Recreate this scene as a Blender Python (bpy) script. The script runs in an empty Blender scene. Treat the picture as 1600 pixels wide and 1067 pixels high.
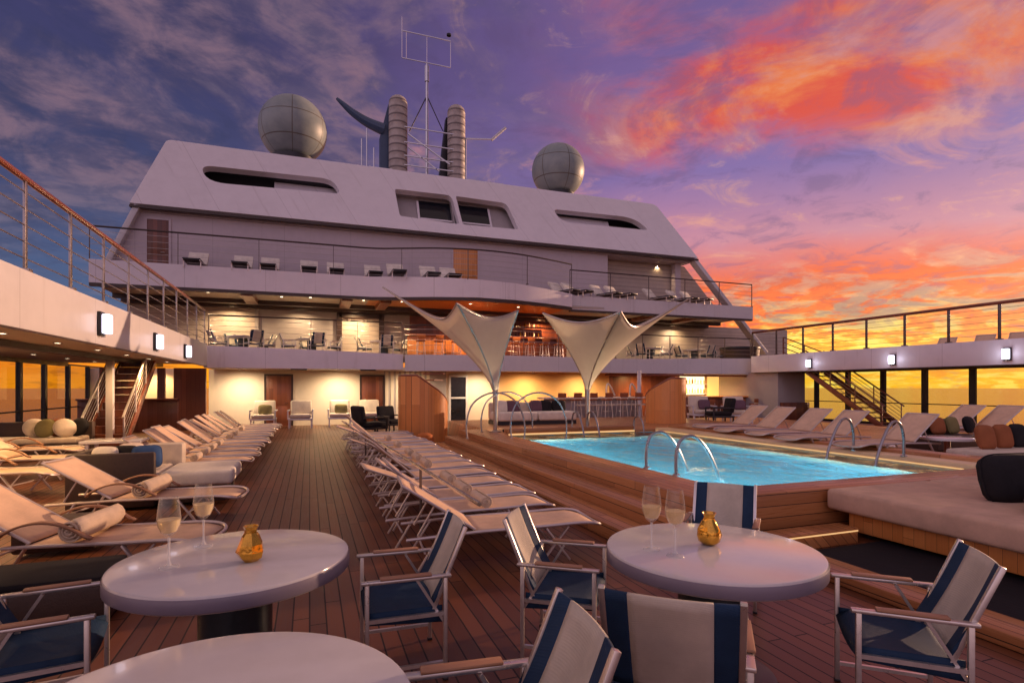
import bpy, bmesh, math, random
from mathutils import Vector, Matrix, Euler
random.seed(7)
R = math.radians
scn = bpy.context.scene
COL = scn.collection

# ------------------------------------------------------------------ camera
YAW = R(20.1); FPX = 864.0; EYE = 1.7
cam_d = bpy.data.cameras.new('camera'); cam = bpy.data.objects.new('camera', cam_d); COL.objects.link(cam)
cam.location = (0, 0, EYE); cam.rotation_euler = (R(90), 0, -YAW)
cam_d.sensor_width = 36; cam_d.lens = FPX/1600*36; cam_d.shift_y = 70.5/1600
cam_d.clip_start = .05; cam_d.clip_end = 20000
scn.camera = cam
def ray(u, v):
    a = (u-800)/FPX; s, c = math.sin(YAW), math.cos(YAW)
    return Vector((s+a*c, c-a*s, (604-v)/FPX))
def atY(u, v, Y):
    d = ray(u, v); t = Y/d.y; return Vector((d.x*t, Y, EYE+d.z*t))
def atX(u, v, X):
    d = ray(u, v); t = X/d.x; return Vector((X, d.y*t, EYE+d.z*t))
def atD(u, v, t):
    d = ray(u, v); return Vector((d.x*t, d.y*t, EYE+d.z*t))
def atZ(u, v, z):
    d = ray(u, v); t = (z-EYE)/d.z; return Vector((d.x*t, d.y*t, z))

# ------------------------------------------------------------------ colour + materials
def lin(c):
    return tuple(((x/255)/12.92 if x/255 <= .04045 else ((x/255+.055)/1.055)**2.4) for x in c)
MATS = {}
class NT:
    def __init__(s, nt): s.nt = nt; s.n = nt.nodes; s.l = nt.links
    def new(s, t, **k):
        n = s.n.new(t)
        for a, b in k.items(): setattr(n, a, b)
        return n
    def put(s, sock, v):
        if hasattr(v, 'is_output') or hasattr(v, 'links'): s.l.new(v, sock)
        else: sock.default_value = v
    def M(s, op, a, b=None, c=None, clamp=False):
        n = s.new('ShaderNodeMath', operation=op, use_clamp=clamp)
        s.put(n.inputs[0], a)
        if b is not None: s.put(n.inputs[1], b)
        if c is not None: s.put(n.inputs[2], c)
        return n.outputs[0]
    def step(s, v, a, b):
        n = s.new('ShaderNodeMapRange', interpolation_type='SMOOTHSTEP')
        s.put(n.inputs[0], v); n.inputs[1].default_value = a; n.inputs[2].default_value = b
        n.inputs[3].default_value = 0; n.inputs[4].default_value = 1
        return n.outputs[0]
    def mix(s, f, a, b, mode='MIX'):
        n = s.new('ShaderNodeMix', data_type='RGBA', blend_type=mode)
        s.put(n.inputs[0], f)
        for i, v in ((6, a), (7, b)):
            if isinstance(v, tuple) and len(v) == 3: v = (*v, 1)
            s.put(n.inputs[i], v)
        return n.outputs[2]
    def ramp(s, f, stops, interp='LINEAR'):
        n = s.new('ShaderNodeValToRGB'); cr = n.color_ramp; cr.interpolation = interp
        while len(cr.elements) < len(stops): cr.elements.new(.5)
        for e, (p, c) in zip(cr.elements, stops):
            e.position = p; e.color = (*c, 1)
        s.put(n.inputs[0], f); return n.outputs[0]
    def noise(s, vec, scale, detail=4, rough=.55, dist=0, out=0):
        n = s.new('ShaderNodeTexNoise'); n.inputs['Scale'].default_value = scale
        n.inputs['Detail'].default_value = detail; n.inputs['Roughness'].default_value = rough
        n.inputs['Distortion'].default_value = dist
        if vec is not None: s.l.new(vec, n.inputs['Vector'])
        return n.outputs[out]
    def comb(s, x, y, z):
        n = s.new('ShaderNodeCombineXYZ')
        for i, v in enumerate((x, y, z)): s.put(n.inputs[i], v)
        return n.outputs[0]
    def sep(s, v):
        n = s.new('ShaderNodeSeparateXYZ'); s.l.new(v, n.inputs[0]); return n.outputs
    def bump(s, h, strength=.2, dist=.01):
        n = s.new('ShaderNodeBump'); n.inputs['Strength'].default_value = strength
        n.inputs['Distance'].default_value = dist; s.l.new(h, n.inputs['Height']); return n.outputs[0]
def new_mat(name):
    m = bpy.data.materials.new(name); m.use_nodes = True
    t = NT(m.node_tree); b = t.n['Principled BSDF']; MATS[name] = m
    return m, t, b
def mat(name, col, rough=.5, metal=0., var=.10, scale=3., bump=0., bscale=200., coat=0., spec=None, sheen=0.):
    """plain painted / woven / metal surface with mottling in its own colour and roughness"""
    m, t, b = new_mat(name)
    tc = t.new('ShaderNodeTexCoord').outputs['Object']
    n1 = t.noise(tc, scale, 5, .6); n2 = t.noise(tc, scale*9, 3, .5)
    f = t.M('ADD', t.M('MULTIPLY', n1, .65), t.M('MULTIPLY', n2, .35))
    dk = tuple(c*(1-var*1.6) for c in col); lt = tuple(min(1, c*(1+var)) for c in col)
    t.l.new(t.ramp(f, [(.3, dk), (.5, col), (.72, lt)]), b.inputs['Base Color'])
    rr = t.new('ShaderNodeMapRange'); t.l.new(f, rr.inputs[0]); rr.inputs[1].default_value = .3; rr.inputs[2].default_value = .7
    rr.inputs[3].default_value = max(.02, rough-.08); rr.inputs[4].default_value = min(1, rough+.08)
    t.l.new(rr.outputs[0], b.inputs['Roughness'])
    b.inputs['Metallic'].default_value = metal
    if coat: b.inputs['Coat Weight'].default_value = coat
    if spec is not None: b.inputs['Specular IOR Level'].default_value = spec
    if sheen: b.inputs['Sheen Weight'].default_value = sheen
    if bump: t.l.new(t.bump(t.noise(tc, bscale, 2, .5), bump, .004), b.inputs['Normal'])
    return m
def weave(name, col, rough=.8, pitch=.006, var=.12, strength=.35):
    """woven cloth: two crossed thread waves in the bump, mottled thread colour"""
    m, t, b = new_mat(name)
    tc = t.new('ShaderNodeTexCoord').outputs['Object']; x, y, z = t.sep(tc)
    k = 2*math.pi/pitch
    sm = t.M('ADD', t.M('SINE', t.M('MULTIPLY', t.M('ADD', x, z), k)), t.M('SINE', t.M('MULTIPLY', t.M('ADD', y, t.M('MULTIPLY', z, .7)), k)))
    f = t.noise(tc, 4, 6, .65)
    t.l.new(t.ramp(f, [(.28, tuple(c*(1-1.5*var) for c in col)), (.7, tuple(min(1, c*(1+var)) for c in col))]), b.inputs['Base Color'])
    b.inputs['Roughness'].default_value = rough
    b.inputs['Specular IOR Level'].default_value = .25
    h = t.M('ADD', t.M('MULTIPLY', sm, .25), t.M('MULTIPLY', t.noise(tc, 14, 4, .6), 1.2))
    t.l.new(t.bump(h, strength, .004), b.inputs['Normal'])
    return m
def planks(name, c1, c2, seam, width=.1, along='y', length=2.6, rough=.5, seam_w=.006, space='world', grain=1., coat=0.):
    """boards with their own tone, grain, caulked seams and butt joints"""
    m, t, b = new_mat(name)
    if space == 'world': p = t.new('ShaderNodeNewGeometry').outputs['Position']
    else: p = t.new('ShaderNodeTexCoord').outputs['Object']
    x, y, z = t.sep(p)
    A = {'x': x, 'y': y, 'z': z}
    lg = A[along]
    if along == 'y': ac = t.M('ADD', x, t.M('MULTIPLY', z, 1.0))
    elif along == 'x': ac = t.M('ADD', y, z)
    else: ac = t.M('ADD', x, y)
    q = t.M('DIVIDE', ac, width); idx = t.M('FLOOR', q); fr = t.M('FRACT', q)
    wn = t.new('ShaderNodeTexWhiteNoise', noise_dimensions='1D'); t.l.new(idx, wn.inputs['W'])
    lq = t.M('ADD', t.M('DIVIDE', lg, length), t.M('MULTIPLY', wn.outputs[0], 7.3))
    lidx = t.M('FLOOR', lq); lfr = t.M('FRACT', lq)
    wn2 = t.new('ShaderNodeTexWhiteNoise', noise_dimensions='2D')
    t.l.new(t.comb(idx, lidx, 0.), wn2.inputs['Vector'])
    gv = t.comb(t.M('MULTIPLY', ac, 60*grain), t.M('MULTIPLY', lg, 2.2*grain), t.M('MULTIPLY', idx, 3.1))
    g = t.noise(gv, 1., 4, .6, .6)
    big = t.noise(p, .7, 4, .6)
    f = t.M('ADD', t.M('ADD', t.M('MULTIPLY', wn2.outputs[0], .42), t.M('MULTIPLY', g, .42)), t.M('MULTIPLY', big, .3))
    col = t.ramp(f, [(.25, c1), (.8, c2)])
    e1 = t.M('LESS_THAN', t.M('MINIMUM', fr, t.M('SUBTRACT', 1., fr)), seam_w/2/width)
    e2 = t.M('LESS_THAN', t.M('MINIMUM', lfr, t.M('SUBTRACT', 1., lfr)), seam_w/2/length)
    e = t.M('MAXIMUM', e1, e2)
    t.l.new(t.mix(e, col, seam), b.inputs['Base Color'])
    t.l.new(t.M('ADD', t.M('MULTIPLY', g, .25), t.M('ADD', t.M('MULTIPLY', e, .2), rough-.12)), b.inputs['Roughness'])
    h = t.M('SUBTRACT', t.M('MULTIPLY', g, .25), t.M('MULTIPLY', e, 1.))
    t.l.new(t.bump(h, .35, .003), b.inputs['Normal'])
    if coat: b.inputs['Coat Weight'].default_value = coat
    return m
def glow(name, col, strength):
    m, t, b = new_mat(name)
    tc = t.new('ShaderNodeTexCoord').outputs['Object']
    b.inputs['Base Color'].default_value = (*col, 1)
    b.inputs['Emission Color'].default_value = (*col, 1)
    t.l.new(t.M('MULTIPLY', t.M('ADD', t.M('MULTIPLY', t.noise(tc, 9, 2), .2), .9), strength), b.inputs['Emission Strength'])
    return m

# ------------------------------------------------------------------ mesh builder
class MB:
    def __init__(s): s.bm = bmesh.new()
    def _add(s, verts, faces):
        vs = [s.bm.verts.new(v) for v in verts]
        out = []
        for f in faces:
            try: out.append(s.bm.faces.new([vs[i] for i in f]))
            except ValueError: pass
        return vs, out
    def box(s, c, d, rz=0., mx=None, bev=0., seg=2):
        m = mx if mx is not None else Matrix.Translation(Vector(c)) @ Matrix.Rotation(rz, 4, 'Z')
        x, y, z = d[0]/2, d[1]/2, d[2]/2
        pts = [m @ Vector(p) for p in ((-x,-y,-z),(x,-y,-z),(x,y,-z),(-x,y,-z),(-x,-y,z),(x,-y,z),(x,y,z),(-x,y,z))]
        vs, fs = s._add(pts, [(0,3,2,1),(4,5,6,7),(0,1,5,4),(1,2,6,5),(2,3,7,6),(3,0,4,7)])
        if bev:
            es = list({e for f in fs for e in f.edges})
            bmesh.ops.bevel(s.bm, geom=es, offset=bev, segments=seg, profile=.5, affect='EDGES')
        return s
    def span(s, lo, hi, bev=0., seg=2):
        lo, hi = Vector(lo), Vector(hi); return s.box((lo+hi)/2, hi-lo, bev=bev, seg=seg)
    def bar(s, p, q, w, h=None, up=(0,0,1), bev=0.):
        p, q = Vector(p), Vector(q); h = h or w; ax = q-p; L = ax.length; ax.normalize(); up = Vector(up)
        if abs(ax.dot(up)) > .98: up = Vector((1,0,0))
        sd = up.cross(ax).normalized(); u2 = ax.cross(sd)
        m = Matrix((ax, sd, u2)).transposed().to_4x4(); m.translation = (p+q)/2
        return s.box(None, (L, w, h), mx=m, bev=bev)
    def tube(s, pts, r, n=8, closed=False, caps=True):
        pts = [Vector(p) for p in pts]; N = len(pts)
        rad = r if isinstance(r, (list, tuple)) else [r]*N
        tang = []
        for i in range(N):
            if closed: t = pts[(i+1) % N]-pts[i-1]
            else: t = pts[min(i+1, N-1)]-pts[max(i-1, 0)]
            tang.append(t.normalized())
        ref = Vector((0,0,1)) if abs(tang[0].z) < .9 else Vector((1,0,0))
        nrm = (ref - tang[0]*ref.dot(tang[0])).normalized()
        rings = []
        for i in range(N):
            nrm = (nrm - tang[i]*nrm.dot(tang[i]))
            if nrm.length < 1e-6: nrm = tang[i].orthogonal()
            nrm.normalize(); bi = tang[i].cross(nrm)
            rings.append([s.bm.verts.new(pts[i]+(nrm*math.cos(2*math.pi*k/n)+bi*math.sin(2*math.pi*k/n))*rad[i]) for k in range(n)])
        for i in range(N if closed else N-1):
            a, b = rings[i], rings[(i+1) % N]
            for k in range(n): s.bm.faces.new((a[k], a[(k+1) % n], b[(k+1) % n], b[k]))
        if caps and not closed:
            s.bm.faces.new(rings[0][::-1]); s.bm.faces.new(rings[-1])
        return s
    def lathe(s, prof, n=24, c=(0,0,0), close=True):
        c = Vector(c); rings = []
        for r, z in prof:
            if r < 1e-5: rings.append([s.bm.verts.new(c+Vector((0,0,z)))])
            else: rings.append([s.bm.verts.new(c+Vector((r*math.cos(2*math.pi*k/n), r*math.sin(2*math.pi*k/n), z))) for k in range(n)])
        for a, b in zip(rings, rings[1:]):
            for k in range(n):
                k2 = (k+1) % n
                if len(a) == 1 and len(b) == 1: continue
                if len(a) == 1: s.bm.faces.new((a[0], b[k2], b[k])) if False else s.bm.faces.new((a[0], b[k], b[k2]))
                elif len(b) == 1: s.bm.faces.new((a[k], b[0], a[k2]))
                else: s.bm.faces.new((a[k], b[k], b[k2], a[k2]))
        if close:
            if len(rings[0]) > 1: s.bm.faces.new(rings[0])
            if len(rings[-1]) > 1: s.bm.faces.new(rings[-1][::-1])
        return s
    def grid(s, f, nu, nv):
        vs = [[s.bm.verts.new(f(i/nu, j/nv)) for j in range(nv+1)] for i in range(nu+1)]
        for i in range(nu):
            for j in range(nv):
                s.bm.faces.new((vs[i][j], vs[i+1][j], vs[i+1][j+1], vs[i][j+1]))
        return s
    def prism(s, poly, vec):
        """planar polygon (3-D points) swept along vec"""
        vec = Vector(vec); n = len(poly); a = [s.bm.verts.new(Vector(p)) for p in poly]; b = [s.bm.verts.new(Vector(p)+vec) for p in poly]
        s.bm.faces.new(a[::-1]); s.bm.faces.new(b)
        for i in range(n): s.bm.faces.new((a[i], a[(i+1) % n], b[(i+1) % n], b[i]))
        return s
    def band(s, path, z0, z1, thick, side=1):
        """vertical wall of given thickness along an open plan path; z0/z1 numbers or lists"""
        n = len(path); P = [Vector((p[0], p[1])) for p in path]
        Z0 = z0 if isinstance(z0, (list, tuple)) else [z0]*n; Z1 = z1 if isinstance(z1, (list, tuple)) else [z1]*n
        rows = []
        for i in range(n):
            t = (P[min(i+1, n-1)]-P[max(i-1, 0)]).normalized(); nn = Vector((-t.y, t.x))*side
            q = P[i]+nn*thick
            rows.append([s.bm.verts.new(v) for v in ((P[i].x, P[i].y, Z0[i]), (P[i].x, P[i].y, Z1[i]), (q.x, q.y, Z1[i]), (q.x, q.y, Z0[i]))])
        for a, b in zip(rows, rows[1:]):
            for k in range(4): s.bm.faces.new((a[k], b[k], b[(k+1) % 4], a[(k+1) % 4]))
        s.bm.faces.new(rows[0]); s.bm.faces.new(rows[-1][::-1])
        return s
    def soft(s, c, d, rz=0., puff=.25, n=8, mx=None, e=.45):
        """pillow / cushion: a rounded, swollen box"""
        m = mx if mx is not None else Matrix.Translation(Vector(c)) @ Matrix.Rotation(rz, 4, 'Z')
        def sgn(a): return math.copysign(1, a)
        nu, nv = 20, 10; rows = []
        for j in range(nv+1):
            ph = -math.pi/2+math.pi*j/nv; row = []
            for i in range(nu):
                th = 2*math.pi*i/nu
                cx = sgn(math.cos(ph))*abs(math.cos(ph))**.7; sz = sgn(math.sin(ph))*abs(math.sin(ph))**.8
                x = cx*sgn(math.cos(th))*abs(math.cos(th))**e; y = cx*sgn(math.sin(th))*abs(math.sin(th))**e
                p = Vector((x*d[0]/2, y*d[1]/2, sz*d[2]/2))
                row.append(p)
            rows.append(row)
        vr = [[s.bm.verts.new(m @ p) for p in (row if 0 < j < nv else row[:1])] for j, row in enumerate(rows)]
        for j in range(nv):
            a, b = vr[j], vr[j+1]
            for i in range(nu):
                i2 = (i+1) % nu
                if len(a) == 1: s.bm.faces.new((a[0], b[i2], b[i]))
                elif len(b) == 1: s.bm.faces.new((a[i], a[i2], b[0]))
                else: s.bm.faces.new((a[i], a[i2], b[i2], b[i]))
        return s
    def build(s, name, m, parent=None, sharp=.6, world=None):
        bm = s.bm
        bmesh.ops.recalc_face_normals(bm, faces=bm.faces)
        for f in bm.faces: f.smooth = True
        for e in bm.edges:
            if len(e.link_faces) == 2: e.smooth = e.calc_face_angle(0) < sharp
        if parent is not None and world is None and parent.get('_w'): world = True
        if world and parent is not None: bmesh.ops.translate(bm, vec=-parent.location, verts=bm.verts)
        me = bpy.data.meshes.new(name); bm.to_mesh(me); bm.free()
        o = bpy.data.objects.new(name, me); COL.objects.link(o)
        me.materials.append(MATS[m] if isinstance(m, str) else m)
        if parent is not None:
            o.parent = parent
            if world: o['_w'] = 1
            # a sub-part of a world-built part sits in the same frame as its part
            if parent.parent is not None and world: pass
        return o
class Frame:  # helper so sub-parts of world-built parts land right
    pass
def sub(mb, name, m, part):
    """sub-part of a part: part objects sit at their thing's origin, so shift by the thing's location"""
    root = part.parent
    if root.get('_w'): bmesh.ops.translate(mb.bm, vec=-root.location, verts=mb.bm.verts)
    o = mb.build(name, m, None); o.parent = part
    return o
def part(mb, name, m, root, label=None):
    if root.get('_w'): bmesh.ops.translate(mb.bm, vec=-root.location, verts=mb.bm.verts)
    o = mb.build(name, m, None); o.parent = root
    if label: o['label'] = label
    return o
def tag(o, label, cat, group=None):
    o['label'] = label; o['category'] = cat
    if group: o['group'] = group
    return o
def thing(name, label, cat, loc=(0,0,0), rz=0., group=None, world=False):
    o = bpy.data.objects.new(name, None); COL.objects.link(o)
    o.empty_display_size = .2; o.location = loc; o.rotation_euler = (0, 0, rz)
    if world: o['_w'] = 1
    return tag(o, label, cat, group)
def structure(mb, name, m):
    o = mb.build(name, m); o['kind'] = 'structure'; return o
def copy_tree(o, parent=None):
    c = o.copy(); COL.objects.link(c); c.parent = parent
    for ch in list(o.children): copy_tree(ch, c)
    return c
def dup(src, label, loc, rz=0., group=None, scale=None):
    c = copy_tree(src); c.location = loc; c.rotation_euler = (0, 0, rz); c['label'] = label
    if group: c['group'] = group
    if scale: c.scale = (scale,)*3
    return c
class Proto:
    """first use places the original, later uses copy it"""
    def __init__(s, make): s.make = make; s.o = None
    def __call__(s, label, loc, rz=0., group=None, scale=None):
        if s.o is None:
            s.o = s.make(); o = s.o; o.location = loc; o.rotation_euler = (0, 0, rz); o['label'] = label
            if group: o['group'] = group
            if scale: o.scale = (scale,)*3
            return o
        c = copy_tree(s.o); c.location = loc; c.rotation_euler = (0, 0, rz); c['label'] = label
        if group: c['group'] = group
        elif 'group' in c: del c['group']
        c.scale = (scale or 1,)*3
        return c
def plate(outline, holes, thick, mx):
    """flat plate with holes, in its own xy plane, then placed by mx"""
    cu = bpy.data.curves.new('plate', 'CURVE'); cu.dimensions = '2D'; cu.fill_mode = 'BOTH'; cu.extrude = thick/2
    for lp in [outline]+holes:
        sp = cu.splines.new('POLY'); sp.points.add(len(lp)-1); sp.use_cyclic_u = True
        for p, q in zip(sp.points, lp): p.co = (q[0], q[1], 0, 1)
    o = bpy.data.objects.new('plate', cu); COL.objects.link(o)
    bpy.context.view_layer.update()
    me = bpy.data.meshes.new_from_object(o.evaluated_get(bpy.context.evaluated_depsgraph_get()))
    bpy.data.objects.remove(o); bpy.data.curves.remove(cu)
    mb = MB(); mb.bm.from_mesh(me); bpy.data.meshes.remove(me)
    bmesh.ops.remove_doubles(mb.bm, verts=mb.bm.verts, dist=1e-4)
    bmesh.ops.transform(mb.bm, matrix=mx, verts=mb.bm.verts)
    return mb
def spot(loc, power, col=(1, .62, .30), ang=130, blend=.8, tgt=None, r=.04):
    d = bpy.data.lights.new('downlight_lamp', 'SPOT'); d.energy = power; d.color = col; d.spot_size = R(ang); d.spot_blend = blend; d.shadow_soft_size = r
    o = bpy.data.objects.new('downlight_lamp', d); COL.objects.link(o); o.location = loc
    if tgt is not None:
        o.rotation_euler = (Vector(tgt)-Vector(loc)).to_track_quat('-Z', 'Y').to_euler()
    return o
def point(loc, power, col=(1, .62, .30), r=.05):
    d = bpy.data.lights.new('lamp', 'POINT'); d.energy = power; d.color = col; d.shadow_soft_size = r
    o = bpy.data.objects.new('lamp', d); COL.objects.link(o); o.location = loc; return o
def bez(p0, p1, p2, n=10):
    p0, p1, p2 = Vector(p0), Vector(p1), Vector(p2)
    return [p0*(1-t)**2+p1*2*t*(1-t)+p2*t*t for t in [i/n for i in range(n+1)]]
def smooth_path(pts, n=6):
    """Catmull-Rom through points"""
    P = [Vector(p) for p in pts]; out = []
    for i in range(len(P)-1):
        a, b, c, d = P[max(i-1, 0)], P[i], P[i+1], P[min(i+2, len(P)-1)]
        for k in range(n):
            t = k/n
            out.append(.5*((2*b)+(c-a)*t+(2*a-5*b+4*c-d)*t*t+(3*b-a-3*c+d)*t**3))
    out.append(P[-1]); return out
ORD = ['first','second','third','fourth','fifth','sixth','seventh','eighth','ninth','tenth','eleventh','twelfth','thirteenth','fourteenth']
# ------------------------------------------------------------------ sky, sun, materials
SUN_AZ, SUN_EL = 80., 9.5
w = bpy.data.worlds.new('World'); scn.world = w; w.use_nodes = True
t = NT(w.node_tree); bg = t.n['Background']
D = t.new('ShaderNodeTexCoord').outputs['Generated']
x, y, z = t.sep(D)
sx, sy = math.sin(R(50)), math.cos(R(50))
hl = t.M('SQRT', t.M('ADD', t.M('ADD', t.M('MULTIPLY', x, x), t.M('MULTIPLY', y, y)), 1e-5))
hd = t.M('DIVIDE', t.M('ADD', t.M('MULTIPLY', x, sx), t.M('MULTIPLY', y, sy)), hl)
ang = t.M('ARCCOSINE', t.M('MINIMUM', t.M('MAXIMUM', hd, -.999), .999))          # angle off the sunset, radians
za = t.M('MAXIMUM', z, 0.)
# slow warping so that no edge follows a line
wv = t.noise(D, 2.2, 5, .6, 0, out=1)
wx, wy, wz = t.sep(wv)
warm = t.step(t.M('ADD', ang, t.M('MULTIPLY', t.M('SUBTRACT', wx, .5), .7)), R(62), R(14))
zw = t.M('MAXIMUM', t.M('ADD', za, t.M('MULTIPLY', t.M('SUBTRACT', wy, .5), .12)), t.M('MULTIPLY', za, .3))
L = lin
warm_c = t.ramp(zw, [(0, L((255,180,56))), (.04, L((255,160,46))), (.09, L((248,116,34))), (.16, L((236,112,66))), (.23, L((200,138,150))),
                     (.34, L((142,116,166))), (.5, L((124,98,146))), (.8, L((105,90,135)))])
cool_c = t.ramp(zw, [(0, L((255,160,50))), (.04, L((245,132,50))), (.075, L((130,112,126))), (.12, L((66,82,118))), (.28, L((68,70,106))), (.5, L((66,60,98))), (.8, L((70,64,100)))])
base = t.mix(warm, cool_c, warm_c)
# cloud sheets seen in perspective: direction projected to a plane overhead
den = t.M('ADD', za, .16)
px, py = t.M('DIVIDE', x, den), t.M('DIVIDE', y, den)
pv = t.comb(px, py, 0.)
n1 = t.noise(pv, 1.5, 9, .60, .5)
n2 = t.noise(t.comb(t.M('ADD', px, 7.3), t.M('MULTIPLY', py, 1.0), 2.), 3.1, 9, .62, .7)
n3 = t.noise(t.comb(t.M('MULTIPLY', px, .8), t.M('ADD', py, 3.), 5.), .75, 7, .58, .35)
n4 = t.noise(t.comb(t.M('ADD', px, 1.7), py, 9.), 7.5, 6, .6, .4)
hi = t.step(za, .2, .36); lo = t.step(za, .24, .09)
# high coral banks on the sunset side
coral = t.mix(t.step(n2, .4, .62), L((238,104,74)), L((255,152,86)))
coral = t.mix(t.step(ang, R(32), R(14)), L((150,98,112)), coral)
edge = t.M('ADD', za, t.M('MULTIPLY', t.M('SUBTRACT', n3, .5), .30))
m_cor = t.M('MULTIPLY', t.step(t.M('ADD', edge, t.M('MULTIPLY', t.M('SUBTRACT', n1, .5), .20)), .335, .42), t.step(t.M('ADD', ang, t.M('MULTIPLY', t.M('SUBTRACT', n2, .5), .3)), R(31), R(11)))
m_cor = t.M('MULTIPLY', m_cor, t.step(n1, .34, .54))
c = t.mix(t.M('MULTIPLY', m_cor, .92), base, coral)
# grey mauve veil on the cool side
m_gry = t.M('MULTIPLY', t.step(t.M('ADD', t.M('MULTIPLY', n1, .6), t.M('MULTIPLY', n2, .4)), .41, .58), t.M('MULTIPLY', t.M('SUBTRACT', 1., warm), t.step(za, .08, .26)))
c = t.mix(t.M('MULTIPLY', m_gry, .92), c, t.mix(t.step(t.M('ADD', t.M('MULTIPLY', n2, .6), t.M('MULTIPLY', n4, .4)), .40, .60), L((58,54,82)), L((104,93,112))))
# small lit puffs mid height
m_puf = t.M('MULTIPLY', t.M('MULTIPLY', t.step(n2, .55, .68), t.M('MULTIPLY', t.step(za, .14, .26), t.step(warm, .2, .7))), .65)
m_veil = t.M('MULTIPLY', t.M('MULTIPLY', t.step(t.M('ADD', t.M('MULTIPLY', n1, .5), t.M('MULTIPLY', n2, .5)), .44, .58), t.step(za, .20, .34)), t.step(ang, R(18), R(40)))
c = t.mix(t.M('MULTIPLY', m_veil, .62), c, t.mix(t.step(n4, .4, .62), L((98,82,106)), L((150,116,124))))
c = t.mix(m_puf, c, L((214,150,150)))
# low fire: bright streaks and dark undersides near the sunset horizon
lw = t.M('MULTIPLY', lo, t.step(warm, .15, .7))
m_fire = t.M('MULTIPLY', t.step(n1, .47, .60), lw)
c = t.mix(t.M('MULTIPLY', m_fire, .8), c, t.mix(t.step(za, .04, .2), L((255,112,18)), L((242,108,62))))
m_gold = t.M('MULTIPLY', t.step(t.M('ADD', t.M('ADD', t.M('MULTIPLY', n2, .7), t.M('MULTIPLY', n4, .3)), t.M('MULTIPLY', t.step(ang, R(26), R(2)), .05)), .51, .63), lw)
c = t.mix(m_gold, c, t.mix(t.step(za, .06, .2), L((255,222,110)), L((250,196,164))))
m_drk = t.M('MULTIPLY', t.M('MULTIPLY', t.step(t.M('ADD', t.M('MULTIPLY', n3, .45), t.M('MULTIPLY', n2, .55)), .45, .56), t.step(za, .05, .12)), lw)
c = t.mix(t.M('MULTIPLY', m_drk, .85), c, t.mix(n4, L((134,78,84)), L((112,82,108))))
# fine billows: every sheet breaks into lighter tops and darker hollows
n5 = t.noise(t.comb(t.M('ADD', px, 4.1), t.M('ADD', py, 1.3), 3.), 4.6, 10, .66, .9)
bil = t.M('ADD', t.M('MULTIPLY', n5, .6), t.M('MULTIPLY', n2, .4))
c = t.mix(t.M('MULTIPLY', t.step(bil, .50, .38), .46), c, t.mix(warm, L((56,54,86)), L((112,84,122))))
c = t.mix(t.M('MULTIPLY', t.step(bil, .54, .66), .34), c, t.mix(warm, L((112,100,118)), L((255,190,140))))
# bright spot over the place where the sun went down
gl = t.M('MULTIPLY', t.step(t.M('ADD', ang, t.M('MULTIPLY', za, 3.)), R(24), R(0)), .55)
c = t.mix(gl, c, L((255,206,92)), 'SCREEN')
# the sky behind the viewer and overhead: the pale dusk that fills the shade
back = t.M('MAXIMUM', t.step(ang, R(84), R(130)), t.step(za, .66, .9))
c = t.mix(t.step(za, .14, .34), c, t.mix(1., c, (.74, .72, .78), 'MULTIPLY'))
hsv = t.new('ShaderNodeHueSaturation'); hsv.inputs['Saturation'].default_value = 1.10; t.l.new(c, hsv.inputs['Color']); c = hsv.outputs[0]
c = t.mix(t.step(ang, R(84), R(130)), c, t.mix(t.step(za, .0, .4), L((222,178,182)), L((186,160,186))))
c = t.mix(t.step(za, .62, .86), c, L((150,124,122)))
sky = t.new('ShaderNodeTexSky', sky_type='NISHITA', sun_disc=False, sun_elevation=R(SUN_EL), sun_rotation=R(SUN_AZ))
sk = t.mix(1., c, t.mix(1., sky.outputs[0], (.012, .012, .012), 'MULTIPLY'), 'ADD')
# below the horizon: dim sea colour
c2 = t.mix(t.step(z, -.02, .0), L((90,70,74)), sk)
t.l.new(c2, bg.inputs[0]); bg.inputs[1].default_value = 1.0

sd = bpy.data.lights.new('sun', 'SUN'); sd.energy = 3.4; sd.angle = R(1.0); sd.color = (1, .58, .36)
so = bpy.data.objects.new('sun', sd); COL.objects.link(so)
dirv = Vector((math.sin(R(SUN_AZ))*math.cos(R(SUN_EL)), math.cos(R(SUN_AZ))*math.cos(R(SUN_EL)), math.sin(R(SUN_EL))))
so.rotation_euler = dirv.to_track_quat('Z', 'Y').to_euler(); so.location = dirv*60
vs = scn.view_settings; vs.view_transform = 'Standard'; vs.look = 'None'; vs.exposure = .22; vs.gamma = 1; vs.use_curve_mapping = False
scn.cycles.max_bounces = 8; scn.cycles.diffuse_bounces = 3; scn.cycles.glossy_bounces = 3; scn.cycles.transmission_bounces = 8; scn.cycles.transparent_max_bounces = 10
scn.cycles.caustics_reflective = False; scn.cycles.caustics_refractive = False
scn.cycles.sample_clamp_indirect = 4; scn.cycles.use_denoising = True
scn.cycles.blur_glossy = .5

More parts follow.
